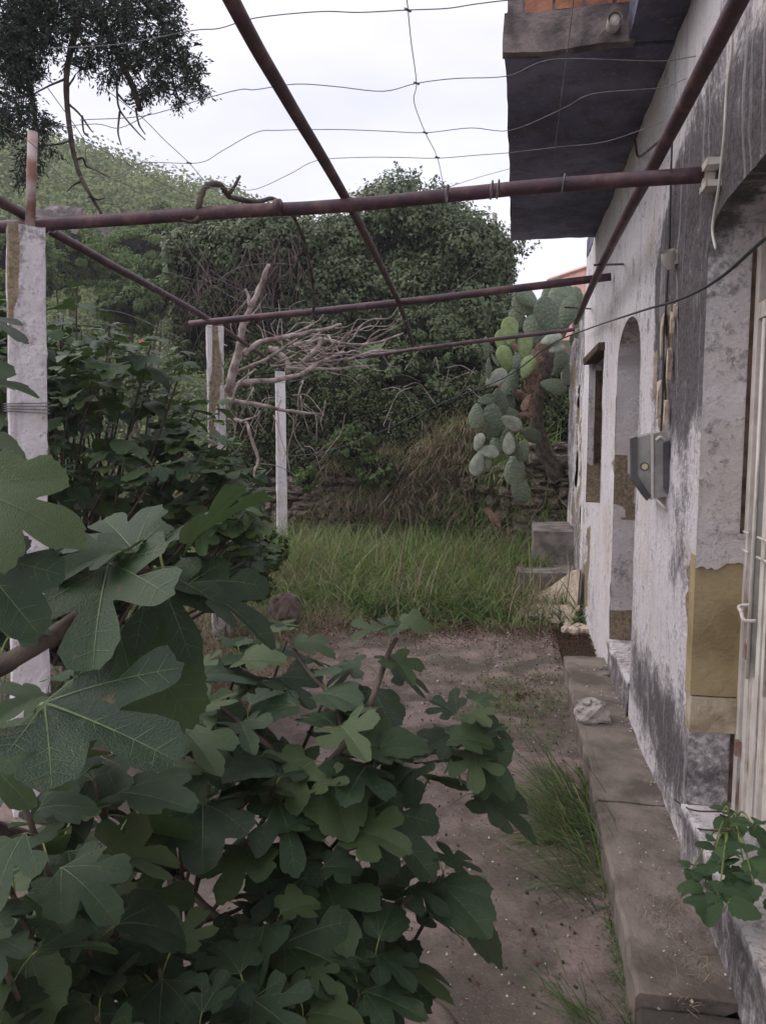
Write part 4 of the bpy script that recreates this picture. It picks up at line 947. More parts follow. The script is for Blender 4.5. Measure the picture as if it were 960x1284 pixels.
# ------------------------------------------------------------------ prickly pear
pp = empty('prickly_pear', (.45, 9.3, 1.3), 'tall prickly pear with hanging grey-green pads beside the ruined wall', 'cactus')
def pad_mesh(seed):
    bm = bmesh.new(); bmesh.ops.create_icosphere(bm, subdivisions=3, radius=1)
    for v in bm.verts:
        p = v.co; w = .29 * (.66 + .55 * (p.z * .5 + .5) - .12 * max(0, p.z) ** 3) ; x = p.x * w * 1.08; y = p.y * .06 * (1 + .3 * math.cos(p.z * 2))
        b_ = .05 * math.sin(p.x * 2 + seed) + .05 * p.z * p.z * math.cos(seed); v.co = Vector((x, y + b_, (p.z + 1) * .5))
    me = bpy.data.meshes.new('pad'); bm.to_mesh(me); bm.free(); me.polygons.foreach_set('use_smooth', [True] * len(me.polygons)); return me
PM = [pad_mesh(i * 1.3) for i in range(4)]
def mcopy(i, mat):
    key = (i, mat)
    if key not in padc: m = PM[i].copy(); m.materials.append(M[mat]); padc[key] = m
    return padc[key]
padc = {}
def pad(px, py, L, ang, d=8.4, w=.62, mat='pad', yaw=None):
    """centre, length in photo pixels at distance d, ang: degrees from straight up, clockwise"""
    c = at(px, py, d); s = L * 1.18 * d / F; a = math.radians(ang + U(-12, 12)); ax = (RT * math.sin(a) + Vector((0, 0, 1)) * math.cos(a)).normalized()
    nrm = Vector((-.15 + U(-.3, .3), -1, U(-.1, .4))) if yaw is None else Vector((math.sin(yaw), -math.cos(yaw), .1))
    y = (nrm - ax * nrm.dot(ax)).normalized(); x = y.cross(ax)
    o = bpy.data.objects.new('pad', mcopy(random.randrange(4), mat)); col.objects.link(o)
    o.matrix_world = Matrix.Translation(c - ax * s * .5) @ Matrix((x * s * w / .6, y * s, ax * s)).transposed().to_4x4()
    mw = o.matrix_world.copy(); setpar(o, pp); o.matrix_basis = mw
    return o
for a in [(660, 373, 30, -55, 8.6), (656, 384, 28, -65, 8.7), (686, 396, 42, -25, 8.2), (692, 368, 36, 30, 8.6), (701, 384, 50, 10, 8.5), (718, 377, 30, 5, 8.6), (711, 393, 36, 20, 8.4), (729, 388, 34, 10, 8.7), (668, 416, 36, -10, 8.7), (676, 400, 34, -50, 8.8),
          (650, 400, 26, -30, 8.9), (702, 408, 32, -10, 8.9), (690, 420, 34, 20, 9.), (655, 440, 30, 20, 8.7), (679, 436, 30, 0, 8.9), (645, 458, 34, 60, 8.6), (700, 455, 30, 30, 9.), (618, 526, 38, 170, 8.2), (597, 522, 28, 190, 8.1), (626, 504, 30, 160, 8.3), (610, 501, 20, 80, 8.2),
          (623, 558, 28, 175, 8.3), (655, 565, 24, 200, 8.2), (638, 555, 30, 175, 8.15), (645, 588, 36, 180, 8.4), (652, 612, 32, 170, 8.4), (694, 484, 30, 90, 8.3), (640, 480, 30, 200, 8.5), (634, 500, 30, 170, 8.6), (712, 470, 26, 20, 9.1), (725, 430, 26, -20, 9.), (666, 545, 24, 120, 8.5), (640, 520, 24, 140, 8.5), (648, 425, 24, -70, 8.8), (735, 408, 24, 60, 9.)]:
    pad(*a)
for a in [(691, 425, 24, 70, 8.1), (698, 437, 18, 80, 8.1), (622, 474, 26, 60, 8.1), (641, 530, 24, 110, 8.0), (600, 554, 20, 20, 8.0), (598, 582, 26, 190, 8.0), (612, 566, 24, 100, 8.0), (608, 577, 20, 160, 8.05), (638, 556, 24, 185, 8.0), (725, 402, 20, 40, 8.6)]:
    pad(*a, mat='pad_pale')
for a in [(639, 415, 30, -5, 8.3), (631, 429, 28, 0, 8.35), (633, 449, 28, -10, 8.25), (658, 434, 26, 10, 8.3), (661, 460, 26, 25, 8.2), (727, 396, 14, 60, 8.2)]:
    pad(*a, mat='pad_young')
for px, py, L, an in ((612, 463, 26, 175), (610, 437, 26, 0), (620, 452, 16, 140)): pad(px, py, L, an, 8.1, .3, 'pad', yaw=1.2)
for px, py, L, an in ((664, 480, 24, 185), (673, 458, 30, 20), (660, 505, 20, 200), (676, 440, 22, 30), (658, 520, 16, 100)): pad(px, py, L, an, 8.3, .5, 'pad_dead')
for pts, r0, r1 in (([(700, 600), (680, 560), (672, 520), (680, 480), (690, 440)], .09, .06), ([(672, 520), (660, 500), (640, 490), (625, 485)], .06, .035), ([(680, 480), (664, 460), (650, 440), (640, 430)], .055, .03), ([(672, 545), (655, 540), (640, 540)], .04, .02)):
    S = spline([at(px, py, 8.75) for px, py in pts], 5); MB().tube(S, taper(len(S), r0, r1), 9, wob=.2).build('trunk', M['pad_dead'] if r0 < .08 else M['bark'], pp, True)

# ------------------------------------------------------------------ grasses, weeds, litter
def scatter(n, x0, x1, y0, y1, f=lambda x, y: True):
    out = []
    while len(out) < n:
        x, y = U(x0, x1), U(y0, y1)
        if f(x, y): out.append((x, y, gh(x, y)))
    return out
gf = lambda x, y: y > edge_y(x) + .1 + .5 * fbm(x * 1.5, y * 1.5) and not (x > -.05 and 7.2 < y < 8.9)
def clumped(n, x0, x1, y0, y1, m=9, r=.16):
    return [(x + random.gauss(0, r), min(10.4, y + random.gauss(0, r)), z) for x, y, z in scatter(n, x0, x1, y0, y1, gf) for _ in range(m)]
spill = [(U(-2.4, .3), 0, 0) for _ in range(70)]; spill = [(x, edge_y(x) - abs(random.gauss(0, .22)), .01) for x, y, z in spill]
tag(blades('spilling_grass', spill, 9, .24, .007, M['grass'], spread=.05, lean=.9, droop=1.1), kind='stuff')
tag(blades('spilling_straw', spill[:40], 9, .30, .005, M['straw'], spread=.08, lean=1.1, droop=.7), kind='stuff')
inx = lambda P: [p for p in P if p[0] < .60 and p[1] > edge_y(p[0]) + .05]
tag(blades('tall_grass', inx(clumped(240, -3.6, .6, 7.4, 10.3)), 10, .62, .012, M['grass'], spread=.06, lean=.34, droop=1.35), kind='stuff')
tag(blades('short_grass', inx(clumped(210, -3.4, .6, 6.4, 8.0)), 8, .46, .010, M['grass'], spread=.05, lean=.5, droop=1.4), kind='stuff')
tag(blades('green_weeds', inx(clumped(110, -1.6, .6, 6.5, 9.0, 8)), 9, .24, .026, M['weed'], spread=.04, lean=.6, droop=1.), kind='stuff')
tag(blades('dry_grass', inx(clumped(150, -3.6, .6, 6.5, 10.3, 7, .12)), 7, .70, .007, M['straw'], spread=.09, lean=.4, droop=1.1), kind='stuff')
tag(blades('tangled_grass', inx(clumped(80, -3.4, .6, 6.8, 10.2, 6, .25)), 7, .80, .011, M['grass_pale'], spread=.10, lean=.5, droop=2.0), kind='stuff')
tag(blades('under_grass', scatter(1500, -3.6, .6, 6.5, 10.3, gf), 8, .22, .010, M['grass_dark'], spread=.08, lean=.5, droop=1.), kind='stuff')
P = [(U(x0 - .12, x1 - .1), y0 - U(0, .14), z0) for (x0, y0, x1, z0) in ((-.05, 7.36, .45, 0), (.1, 7.85, .4, .26)) for _ in range(22)]
tag(blades('step_grass', P, 8, .26, .009, M['grass'], steps, .04, .4, 1.2), kind='stuff')
# dead grass hanging over the stone wall and the straw patch beside the fig
P = []
while len(P) < 760:
    x = U(-2.7, .5); tp = 1.15 + .75 * fbm(x * 1.3, 4.) + .55 * math.exp(-((x + .75) / .6) ** 2); z = U(.5, max(.9, tp))
    if fbm(x * 2.5, z * 2.5, 3.) > -.12 and random.random() > .97 * sstep(-.75, -.35, x) and random.random() > .8 * (x < -1.9): P.append((x, 10.2 - .6 * sstep(-1.2, .2, x) + U(-.05, .35) + .25 * (z - .9), z))
tag(blades('hanging_dead_grass', P[:520], 12, .55, .008, M['straw'], spread=.08, lean=1.2, droop=1.2, dirv=(0, -.8, 0)), kind='stuff')
tag(blades('bank_weeds', [(x, y - .05, z) for x, y, z in P[:330]], 12, .34, .012, M['grass'], spread=.08, lean=.8, droop=1.2), kind='stuff')
P = [(U(-2.9, -1.35), U(4.0, 6.3), 0) for _ in range(420)]
tag(blades('straw_patch', P, 12, .34, .0045, M['straw'], spread=.07, lean=.9, droop=1.1), kind='stuff')
P = [(U(-5, -1.9), U(3.6, 9), 0) for _ in range(500)]
tag(blades('undergrowth_grass', P, 8, .3, .008, M['grass_dark'], spread=.1, lean=.6, droop=1.), kind='stuff')
# brown litter on the far terrace edge and along the house
C = []; 
for _ in range(21000):
    x = U(-3, .6); y = edge_y(x) + random.gauss(-.12, .30)
    if y > 4.8: C.append((x, y, max(.012, .012 + .01 * random.random()) + max(0, gh(x, y)) * (y > edge_y(x))))
for _ in range(2500): C.append((U(.30, .6), U(5.08, 6.7), U(.0, .02)))
for _ in range(900):
    a, r = U(0, 6.28), abs(random.gauss(0, .33)); C.append((.05 + r * math.cos(a) * .8, 4.55 + r * math.sin(a) * 1.6, .012))
for _ in range(5000):
    x = U(-2.2, -.3); C.append((x, edge_y(x) - abs(random.gauss(0, .4)) * (1 + .5 * fbm(x * 3, 1)), .014))
for _ in range(1500):
    x, y = U(-1.5, .33), U(1.4, 5.8)
    if fbm(x * 2, y * 2, 8.) > .1: C.append((x, y, .013))
for _ in range(700): C.append((U(-2.4, .33), U(1.3, 6), .012))
C = np.array(C); N = rng.normal(size=C.shape) * .5 + np.array([0, 0, 1.]); V, Q = quads(C, N, .017, .45)
tag(npmesh('leaf_litter', V, Q, M['litter'], rnd=rng.uniform(0, 1, len(Q))), kind='stuff')
# thin green film of seedlings on the terrace around the kerb
P = [(.05 + random.gauss(0, .2), 4.5 + random.gauss(0, .35), .01) for _ in range(260)]; P = [p for p in P if p[0] < .32]
tag(blades('seedlings', P, 8, .035, .004, M['grass'], spread=.05, lean=.8, droop=.9, seg=2), kind='stuff')
# white chips
C = []
for _ in range(420):
    x = U(-.6, .32); y = U(1.5, 5.8); C.append((x, y, .014))
for _ in range(60): C.append((.46 + random.gauss(0, .05), 2.35 + random.gauss(0, .25), .13))
for _ in range(50): C.append((.50 + random.gauss(0, .05), 4.2 + random.gauss(0, .4), .13))
for _ in range(140): C.append((U(.565, .597), U(1.9, 5), .128))
C = np.array(C); s_ = np.repeat(1., len(C)); V, Q = quads(C, rng.normal(size=C.shape) * .4 + np.array([0, 0, 1.]), .009, .8)
tag(npmesh('plaster_chips', V, Q, M['chips'], rnd=rng.uniform(0, 1, len(Q))), kind='stuff')
# dark pellets
pel = MB()
for _ in range(420):
    x, y = (U(-.9, .32), U(1.5, 5.8)); r = U(.0015, .0045); pel.box((x - r, y - r, .005), (x + r, y + r, .005 + r * 1.6), rot=Matrix.Rotation(U(0, 3), 3, 'Z'), jit=r * .3)
tag(pel.build('dry_fruit_litter', M['bark']), kind='stuff')
pb_ = MB()
for _ in range(420):
    x = U(-2.5, .32); y = edge_y(x) - abs(random.gauss(0, .8)) if random.random() < .6 else U(1.5, 5.5); r = U(.003, .008) * (1 if y > 4 else .5)
    pb_.box((x - r, y - r, .004), (x + r * U(.7, 1.3), y + r, .008 + r), rot=Matrix.Rotation(U(0, 3), 3, 'Z'), jit=r * .4)
tag(pb_.build('pebbles', M['stone_pale']), kind='stuff')
# grass tufts out of the kerb joint
def tuft(name, pts, each, h, w, label, mat, dirv, lean, droop, spread=.03):
    t = empty(name, Vector(pts[0]), label, 'grass tuft'); blades('blades', pts, each, h, w, mat, t, spread, lean, droop, 6, dirv); return t
P = [(.315 - abs(random.gauss(0, .05)), 3.02 + random.gauss(0, .16), .01) for _ in range(26)]
tuft('grass_tuft', P, 12, .44, .0046, 'flattened green grass tuft growing from the kerb joint in the middle of the walkway edge', M['grass_dark'], (-1, -.25, 0), 1.2, .3, .06)
blades('dead_blades', P, 4, .38, .004, M['straw'], bpy.data.objects['grass_tuft'], .07, 1.35, .2, 6, (-1, -.6, 0)); blades('bent_blades', P, 6, .26, .006, M['grass'], bpy.data.objects['grass_tuft'], .09, 1.0, .9, 6, (-.6, .5, 0))
P = [(.315 - abs(random.gauss(0, .04)), 2.62 + random.gauss(0, .1), .01) for _ in range(10)]
tuft('grass_tuft', P, 9, .42, .0035, 'thin trailing grass tuft just nearer than the flattened one, lying toward the fig', M['grass_dark'], (-1, -.35, 0), 1.2, .25)
P = [(.20 + random.gauss(0, .05), 1.98 + random.gauss(0, .07), .01) for _ in range(9)]
tuft('grass_tuft', P, 8, .20, .0032, 'small sparse grass tuft on the concrete at the bottom edge of the photo', M['grass_dark'], (-.8, .5, 0), 1.1, .3)
P = [(.328, U(1.6, 3.6), .0) for _ in range(220)]
tag(blades('kerb_moss', P, 5, .05, .0035, M['grass_dark'], spread=.006, lean=.6, droop=.6, seg=2), kind='stuff')
P = [(.50 + random.gauss(0, .045), 2.3 + random.gauss(0, .2), .12) for _ in range(90)]
tag(blades('walkway_weeds', P, 5, .04, .002, M['straw'], spread=.02, lean=1.1, droop=.6, seg=2), kind='stuff')

# ------------------------------------------------------------------ fig leaves
def leaf_mesh(seed, kind, veins=True, nth=60, rings=5, mat=None, toothed=False):
    rg = random.Random(seed * 17 + 3); u = rg.uniform
    if kind == 'fig':
        q = u(.3, 1); L1 = .235 - .06 * q; lobes = [(0, .70 + .05 * q, L1)] + [(s * (u(.30, .33) + .06 * q), u(.44, .54), .205 - .05 * q) for s in (-1, 1)] + [(s * (.25 + .06 * q), u(.08, .16), .18 - .05 * q) for s in (-1, 1)] + [(0, .28, .30 - .08 * q)]
    elif kind == 'whole':
        lobes = [(0, .60, .36), (-.2, .42, .30), (.2, .42, .30), (-.2, .15, .2), (.2, .15, .2), (0, .3, .36)]
    else: lobes = [(0, .62, .22), (0, .4, .36), (-.12, .25, .26), (.12, .25, .26), (0, .80, .11)]
    c0 = Vector((0, .30)); R = []
    for i in range(nth):
        th = 2 * math.pi * i / nth; d = Vector((math.sin(th), math.cos(th))); best = .02
        for (cx, cy, rr) in lobes:
            q = Vector((cx, cy)) - c0; bq = q.dot(d); disc = rr * rr - (q.length_squared - bq * bq)
            if disc > 0: best = max(best, bq + math.sqrt(disc))
        if abs(th - math.pi) < .35: best = min(best, .3 + .5 * abs(th - math.pi))     # notch at the stalk
        R.append(best)
    R = [(R[i - 1] + 2 * R[i] + R[(i + 1) % nth]) / 4 for i in range(nth)]
    w1, w2 = u(0, 6), u(0, 6); R = [r * (1 + (.035 if toothed else .014) * ((i % 2) * 2 - 1) + u(-.018, .018) + .022 * math.sin(i * 2 * math.pi / nth * 13 + w1) + .018 * math.sin(i * 2 * math.pi / nth * 21 + w2)) for i, r in enumerate(R)]
    a1, a2, a3, ph, tw, fl = u(.15, .62), u(-.25, .55), u(.03, .075), u(0, 6), u(-.4, .4), u(-.15, .38)
    VA = [math.atan2(x, y) for x, y, r in lobes[:5]]
    def zf(x, y):
        r = math.hypot(x, y); th = math.atan2(x, y)
        k = min(abs(th - v) for v in VA) if kind != 'ov' else abs(x) * 2
        return -a1 * y * y - a2 * x * x + fl * abs(x) + tw * x * y + a3 * math.sin(3 * th + ph) * r * 1.2 + .045 * math.sin(min(k, .5) * 3.1) * r
    V = [(0, .30, zf(0, .30))]; Fc = []; mi = []
    ts = [(k + 1) / rings for k in range(rings)]
    for t in ts:
        for i in range(nth):
            th = 2 * math.pi * i / nth; x = c0.x + math.sin(th) * R[i] * t; y = c0.y + math.cos(th) * R[i] * t; V.append((x, y, zf(x, y)))
    for i in range(nth): Fc.append((0, 1 + (i + 1) % nth, 1 + i))
    for k in range(rings - 1):
        for i in range(nth):
            a, b_ = 1 + k * nth + i, 1 + k * nth + (i + 1) % nth; Fc.append((a, b_, b_ + nth, a + nth))
    mi = [0] * len(Fc)
    def strip(p, q, w0, w1, n=6, off=.004):
        p, q = Vector(p), Vector(q); d = (q - p).normalized(); s = Vector((-d.y, d.x)); b0 = len(V)
        for k in range(n + 1):
            t = k / n; m_ = p.lerp(q, t); w = w0 + (w1 - w0) * t
            for e_ in (-1, 1): xx, yy = m_.x + s.x * w * e_, m_.y + s.y * w * e_; V.append((xx, yy, zf(xx, yy) + off))
        for k in range(n): Fc.append((b0 + 2 * k, b0 + 2 * k + 1, b0 + 2 * k + 3, b0 + 2 * k + 2)); mi.append(1)
    if veins:
        for (x, y, r) in (lobes[:5] if kind != 'ov' else [(0, .75, .2)]):
            v = Vector((x, y)); e_ = v + v.normalized() * r * .8; strip((0, 0), e_, .0075 if x == 0 else .0055, .0012, 10, .0065)
        if kind != 'ov':
            for (x, y, r) in lobes[:5]:
                v = Vector((x, y)); L_ = v.length + r * .6; d_ = v.normalized(); pn = Vector((-d_.y, d_.x))
                for k in range(4 if x == 0 else 3):
                    t_ = (.42 + .16 * k) if x == 0 else (.58 + .15 * k); p_ = d_ * L_ * t_; w_ = r * (.62 if t_ > .6 else .35)
                    for s_ in (-1, 1): strip(p_, p_ + pn * s_ * w_ + d_ * r * .45, .0022, .0008, 2, .004)
        else:
            for k in range(4):
                for s_ in (-1, 1): y = .12 + .16 * k; strip((0, y), (s_ * .2, y + .14), .005, .002, 2, .004)
    # stalk: leaves the base backwards and down
    n, pl, pr = 6, .38, .013; b0 = len(V); m = 5
    for k in range(m + 1):
        t = k / m; yy = -pl * t * .62 + 0.; zz = -pl * (t ** 1.5) * .78
        for j in range(n): a = 2 * math.pi * j / n; V.append((pr * (1 + t * .3) * math.cos(a), yy + pr * .6 * math.sin(a), zz + pr * math.sin(a)))
    for k in range(m):
        for j in range(n): a, b_ = b0 + k * n + j, b0 + k * n + (j + 1) % n; Fc.append((a, b_, b_ + n, a + n)); mi.append(2)
    me = bpy.data.meshes.new('leaf'); me.from_pydata(V, [], Fc)
    for mm in (mat, M['vein'], M['petiole']): me.materials.append(mm)
    me.polygons.foreach_set('material_index', mi); me.polygons.foreach_set('use_smooth', [True] * len(Fc)); me.update(); return me
PETE = Vector((0, -.38 * .62, -.38 * .78))        # where the stalk meets the twig, in leaf units
NEAR = [leaf_mesh(i, 'fig' if i % 6 else 'whole', True, 96, 6, M['fig_leaf']) for i in range(12)]
FAR = [leaf_mesh(40 + i, 'fig' if i % 6 else 'whole', True, 44, 3, M['fig_leaf_far']) for i in range(8)]
def leaf_obj(me, M4, parent, name='leaf'):
    o = bpy.data.objects.new(name, me); col.objects.link(o); setpar(o, parent); o.matrix_basis = M4; return o
def frame(base, ydir, nrm, s):
    y = Vector(ydir).normalized(); z = (Vector(nrm) - y * Vector(nrm).dot(y)).normalized(); x = y.cross(z)
    return Matrix.Translation(base) @ (Matrix((x, y, z)).transposed() * s).to_4x4()
def rosette(T, axis, n, size, meshes, out, spread=1., az0=None):
    """leaves round a shoot tip T; each matrix goes into out"""
    axis = Vector(axis).normalized(); az0 = U(0, 6.28) if az0 is None else az0
    for i in range(n):
        az = az0 + i * 2.4 + U(-.3, .3); h = Vector((math.cos(az), math.sin(az), 0)); fr_ = i / max(1, n - 1)
        back = -axis * (.16 * (1 - fr_) * spread)          # older leaves sit lower on the shoot
        s = size * (1.15 - .55 * fr_ ** 2) * U(.8, 1.12)
        up_ = .15 + .55 * fr_ ; dirv = (h * 1. + axis * (up_ * .7) + Vector((0, 0, -U(.15, .7) * (1.1 - fr_)))).normalized()
        nrm = (Vector((0, 0, 1)) + h * U(.0, .5) + Vector((U(-.25, .25), U(-.25, .25) - .15, 0)))
        Mx = frame(Vector((0, 0, 0)), dirv, nrm, s); base = Vector(T) + back - (Mx @ PETE)
        out.append((Matrix.Translation(base) @ Mx, random.choice(meshes)))

# --- near fig bush (foreground)
fb = at(215, 1100, 1.75)
fig = empty('fig_tree', (fb.x, fb.y, 0), 'near fig bush with big dark lobed leaves filling the lower left foreground', 'fig tree')
hub = Vector((fb.x, fb.y, .0))
def stem(pts, r0, r1, par=None, first=None):
    P = [first] if first is not None else []
    P += [at(*p) for p in pts]; S = spline(P, 6); MB().tube(S, taper(len(S), r0, r1), 8, wob=.06).build('branch', M['fig_bark'], par or fig, True); return P
H1 = at(218, 1092, 1.72)
stem([(218, 1092, 1.72)], .022, .016, first=hub)
stem([(218, 1092, 1.72), (262, 1045, 1.7), (330, 985, 1.66), (385, 975, 1.62), (431, 937, 1.62), (465, 880, 1.68), (484, 826, 1.75), (497, 800, 1.78)], .014, .005)
stem([(425, 945, 1.62), (470, 948, 1.66), (520, 946, 1.72), (560, 938, 1.78), (585, 915, 1.8), (592, 900, 1.8)], .008, .004)
stem([(218, 1092, 1.72), (290, 1072, 1.65), (330, 1060, 1.55), (335, 1120, 1.5), (345, 1165, 1.45)], .010, .005)
stem([(330, 1060, 1.6), (400, 1120, 1.6), (460, 1145, 1.6), (510, 1128, 1.62), (552, 1100, 1.66)], .009, .004)
stem([(218, 1092, 1.72), (250, 1130, 1.65), (300, 1180, 1.5), (310, 1240, 1.4)], .010, .005)
stem([(218, 1092, 1.72), (150, 1120, 1.5), (90, 1160, 1.35), (50, 1215, 1.2)], .012, .006)
stem([(218, 1092, 1.72), (160, 1030, 1.5), (100, 1000, 1.3), (60, 960, 1.15)], .012, .006)
stem([(385, 975, 1.62), (330, 930, 1.65), (270, 880, 1.7), (250, 850, 1.72)], .008, .004)
stem([(431, 937, 1.62), (420, 880, 1.7), (385, 840, 1.8), (360, 800, 1.9)], .007, .004)
stem([(-160, 900, 1.0), (-60, 862, .92), (0, 836, .86), (60, 800, .84), (92, 778, .84), (150, 735, .86), (185, 712, .88)], .013, .007)
stem([(218, 1092, 1.72), (60, 1060, 1.4), (-100, 1000, 1.15), (-160, 900, 1.0)], .016, .013)
stem([(-60, 862, .92), (-40, 760, .9), (-30, 660, .88), (-20, 560, .9)], .009, .005)
OUT = []
def place(bx, by, bd, tx, ty, td, m=None, up=(0, -.35, 1), s=1.):
    a, b_ = at(bx, by, bd), at(tx, ty, td); L = (b_ - a).length * 1.06 * s
    OUT.append((frame(a, b_ - a, Vector(up), L), NEAR[m if m is not None else random.randrange(12)]))
# large hand-set leaves, nearest the camera: stalk end and tip
place(-45, 612, .74, 92, 648, .72, 4, (.1, -.9, 1))
place(-30, 560, .80, 70, 572, .86, 8, (0, -.4, 1))
place(137, 708, .84, 112, 815, .72, 1, (0, -1.0, .8), 1.15)
place(236, 733, .86, 352, 768, .84, 2, (0, -.2, 1))
place(228, 700, .88, 305, 597, .95, 5, (-.9, -.4, .5))
place(168, 692, .88, 122, 626, .95, 9, (.5, -.8, .5))
place(165, 690, .86, 62, 706, .80, 7, (0, -.1, 1), 1.)
place(200, 690, .88, 205, 650, .98, 10, (0, -.6, .8))
place(195, 712, .84, 235, 800, .78, 3, (0, -.5, 1), 1.)
place(150, 795, .86, 238, 880, .82, 6, (.1, -.8, 1), 1.0)
place(56, 882, .72, 235, 950, .66, 1, (-.25, -.5, 1), .95)
place(50, 890, .74, 60, 975, .68, 10, (0, -1., .8), 1.)
place(-30, 700, .74, 44, 785, .70, 11, (.2, -.8, .8), 1.)
place(-40, 480, .9, 42, 470, .92, 2, (0, -.6, 1))
place(-40, 395, .85, 38, 392, .84, 3, (0, -.15, 1), .9)
place(10, 800, .8, 60, 750, .86, 4, (.3, -.8, .6), .9)
place(-25, 940, .74, 20, 1000, .70, 2, (0, -.9, .8))
# shoots: (px, py, distance, leaves, leaf length)
SH = [(497, 796, 1.80, 6, .125), (592, 896, 1.80, 8, .125), (602, 935, 1.78, 3, .14), (556, 945, 1.76, 2, .17), (437, 915, 1.62, 6, .17), (470, 955, 1.62, 3, .20), (556, 1098, 1.64, 5, .15), (505, 1130, 1.60, 3, .17),
      (360, 800, 1.9, 6, .14), (410, 868, 1.72, 4, .15), (250, 850, 1.72, 5, .16), (310, 905, 1.6, 4, .18), (345, 985, 1.55, 4, .20), (262, 985, 1.5, 3, .18), (345, 1165, 1.40, 4, .20), (400, 1100, 1.50, 4, .20),
      (310, 1245, 1.25, 4, .19), (385, 1225, 1.38, 4, .19), (50, 1220, 1.05, 5, .19), (120, 1160, 1.22, 4, .20), (70, 1050, 1.1, 4, .19), (10, 1110, .98, 4, .19), (200, 1215, 1.2, 4, .18), (450, 1250, 1.40, 4, .18),
      (120, 1275, 1.05, 4, .19), (250, 1295, 1.12, 4, .18), (440, 1040, 1.55, 4, .19), (0, 1290, .95, 4, .19), (300, 830, 1.85, 5, .14), (470, 1200, 1.45, 4, .17), (390, 1000, 1.55, 3, .20), (340, 1060, 1.5, 3, .19), (120, 985, 1.2, 3, .17), (380, 1280, 1.3, 4, .18), (30, 1010, .92, 3, .19), (90, 1130, 1.05, 4, .2), (-10, 1180, .9, 4, .2), (60, 1160, 1.3, 4, .2), (160, 1250, 1.25, 4, .2), (110, 1060, 1.35, 4, .19), (20, 1240, 1.3, 4, .2), (320, 1200, 1.45, 4, .19), (430, 1180, 1.5, 4, .18), (60, 870, 1.2, 3, .18), (130, 900, 1.3, 3, .18), (230, 900, 1.5, 4, .18)]
for i, (px, py, d, n, s) in enumerate(SH):
    T = at(px, py, d); ax = Vector((T.x - hub.x, T.y - hub.y, .0)); ax = ax.normalized() * .45 + Vector((0, -.1, 1))
    rosette(T, ax, n + (2 if d < 1.45 else 1), min(s, .104 * d), NEAR, OUT)
    if i > 4:
        low = Vector((T.x, T.y, T.z)) - ax * .2; mid = low.lerp(H1, .35) - Vector((0, 0, .08))
        fn = H1.lerp(hub, U(0, .8)) + Vector((U(-.12, .12), U(-.12, .12), 0)); S = spline([T, low, mid, low.lerp(fn, U(.55, .85))], 5); MB().tube(S, taper(len(S), .0036, .0055), 6).build('twig', M['fig_bark'], fig, True)
for Mx, me in OUT[:300]: leaf_obj(me, Mx, fig)

# --- second fig, behind the near column
ft = Vector((-2.75, 4.3, 0))
fig2 = empty('fig_tree', ft, 'smaller-leaved fig tree standing behind the near whitewashed column', 'fig tree')
OUT2 = []
def in_shape():
    while True:
        px, py, d = U(-60, 345), 360 + 430 * random.random() ** 1.25, U(3.4, 5.0)
        top = 372 + 20 * math.sin(px * .05) if px < 110 else 372 + (px - 110) * .62 + (max(0, px - 230) * 1.0)
        if py > top + 16 * math.sin(px * .13) and not (px > 170 and py > 735): return px, py, d
for i in range(270):
    px, py, d = in_shape(); T = at(px, py, d)
    ax = (T - (ft + Vector((0, 0, .8)))); ax.z = abs(ax.z) + .3; rosette(T, ax.normalized(), random.choice((5, 6, 7)), U(.10, .15), FAR, OUT2)
    if i % 2 == 0:
        b_ = ft + Vector((U(-.2, .2), U(-.2, .2), .2)); S = spline([T, T.lerp(b_, .35) + Vector((U(-.1, .1), U(-.1, .1), -.08)), T.lerp(b_, .75) + Vector((0, 0, -.1)), b_], 4)
        MB().tube(S, taper(len(S), .004, .016), 6).build('branch', M['fig_bark'], fig2, True)
MB().tube(spline([ft, ft + Vector((.03, 0, .15)), ft + Vector((0, 0, .35))], 4), .05, 9).build('trunk', M['fig_bark'], fig2, True)
camv = CAM
OUT2.sort(key=lambda t: (t[0].translation - camv).length)
for Mx, me in OUT2[:300]: leaf_obj(me, Mx, fig2)
# the leaves farther back, joined
Vs, Qs, rn = [], [], []; off = 0; lo = []
for k in range(4):
    me = leaf_mesh(80 + k, 'fig', False, 22, 2, M['fig_leaf_far']); co = np.empty(len(me.vertices) * 3); me.vertices.foreach_get('co', co)
    tris = [p.vertices[:] for p in me.polygons if len(p.vertices) >= 3]; tt = []
    for f in tris: tt += [(f[0], f[j], f[j + 1]) for j in range(1, len(f) - 1)]
    lo.append((co.reshape(-1, 3), np.array(tt))); bpy.data.meshes.remove(me)
for Mx, _ in OUT2[300:]:
    co, tt = random.choice(lo); A = np.array(Mx); Vs.append(co @ A[:3, :3].T + A[:3, 3]); Qs.append(tt + off); rn.append(np.full(len(tt), U(0, 1))); off += len(co)
o = npmesh('leaf_mass', np.concatenate(Vs), np.concatenate(Qs), M['fig_leaf_mass'], fig2, rnd=np.concatenate(rn)); o['kind'] = 'stuff'
# small orange flower above it
fp = at(178, 428, 5.6); fl = empty('flower', fp, 'small orange flower above the second fig tree', 'flower')
for k in range(5):
    a = k * 1.257; d = RT * math.cos(a) + Vector((0, 0, 1)) * math.sin(a); n_ = d.cross(FW)
    pymesh('petal', [fp, fp + d * .012 + n_ * .010, fp + d * .024 - FW * .004, fp + d * .012 - n_ * .010], [(0, 1, 2, 3)], M['flower'], fl)
MB().tube(spline([fp, fp + Vector((.02, .0, -.25)), fp + Vector((-.05, .1, -.7)), (fp.x - .2, fp.y, 0)], 4), .003, 5).build('stalk', M['petiole'], fl)

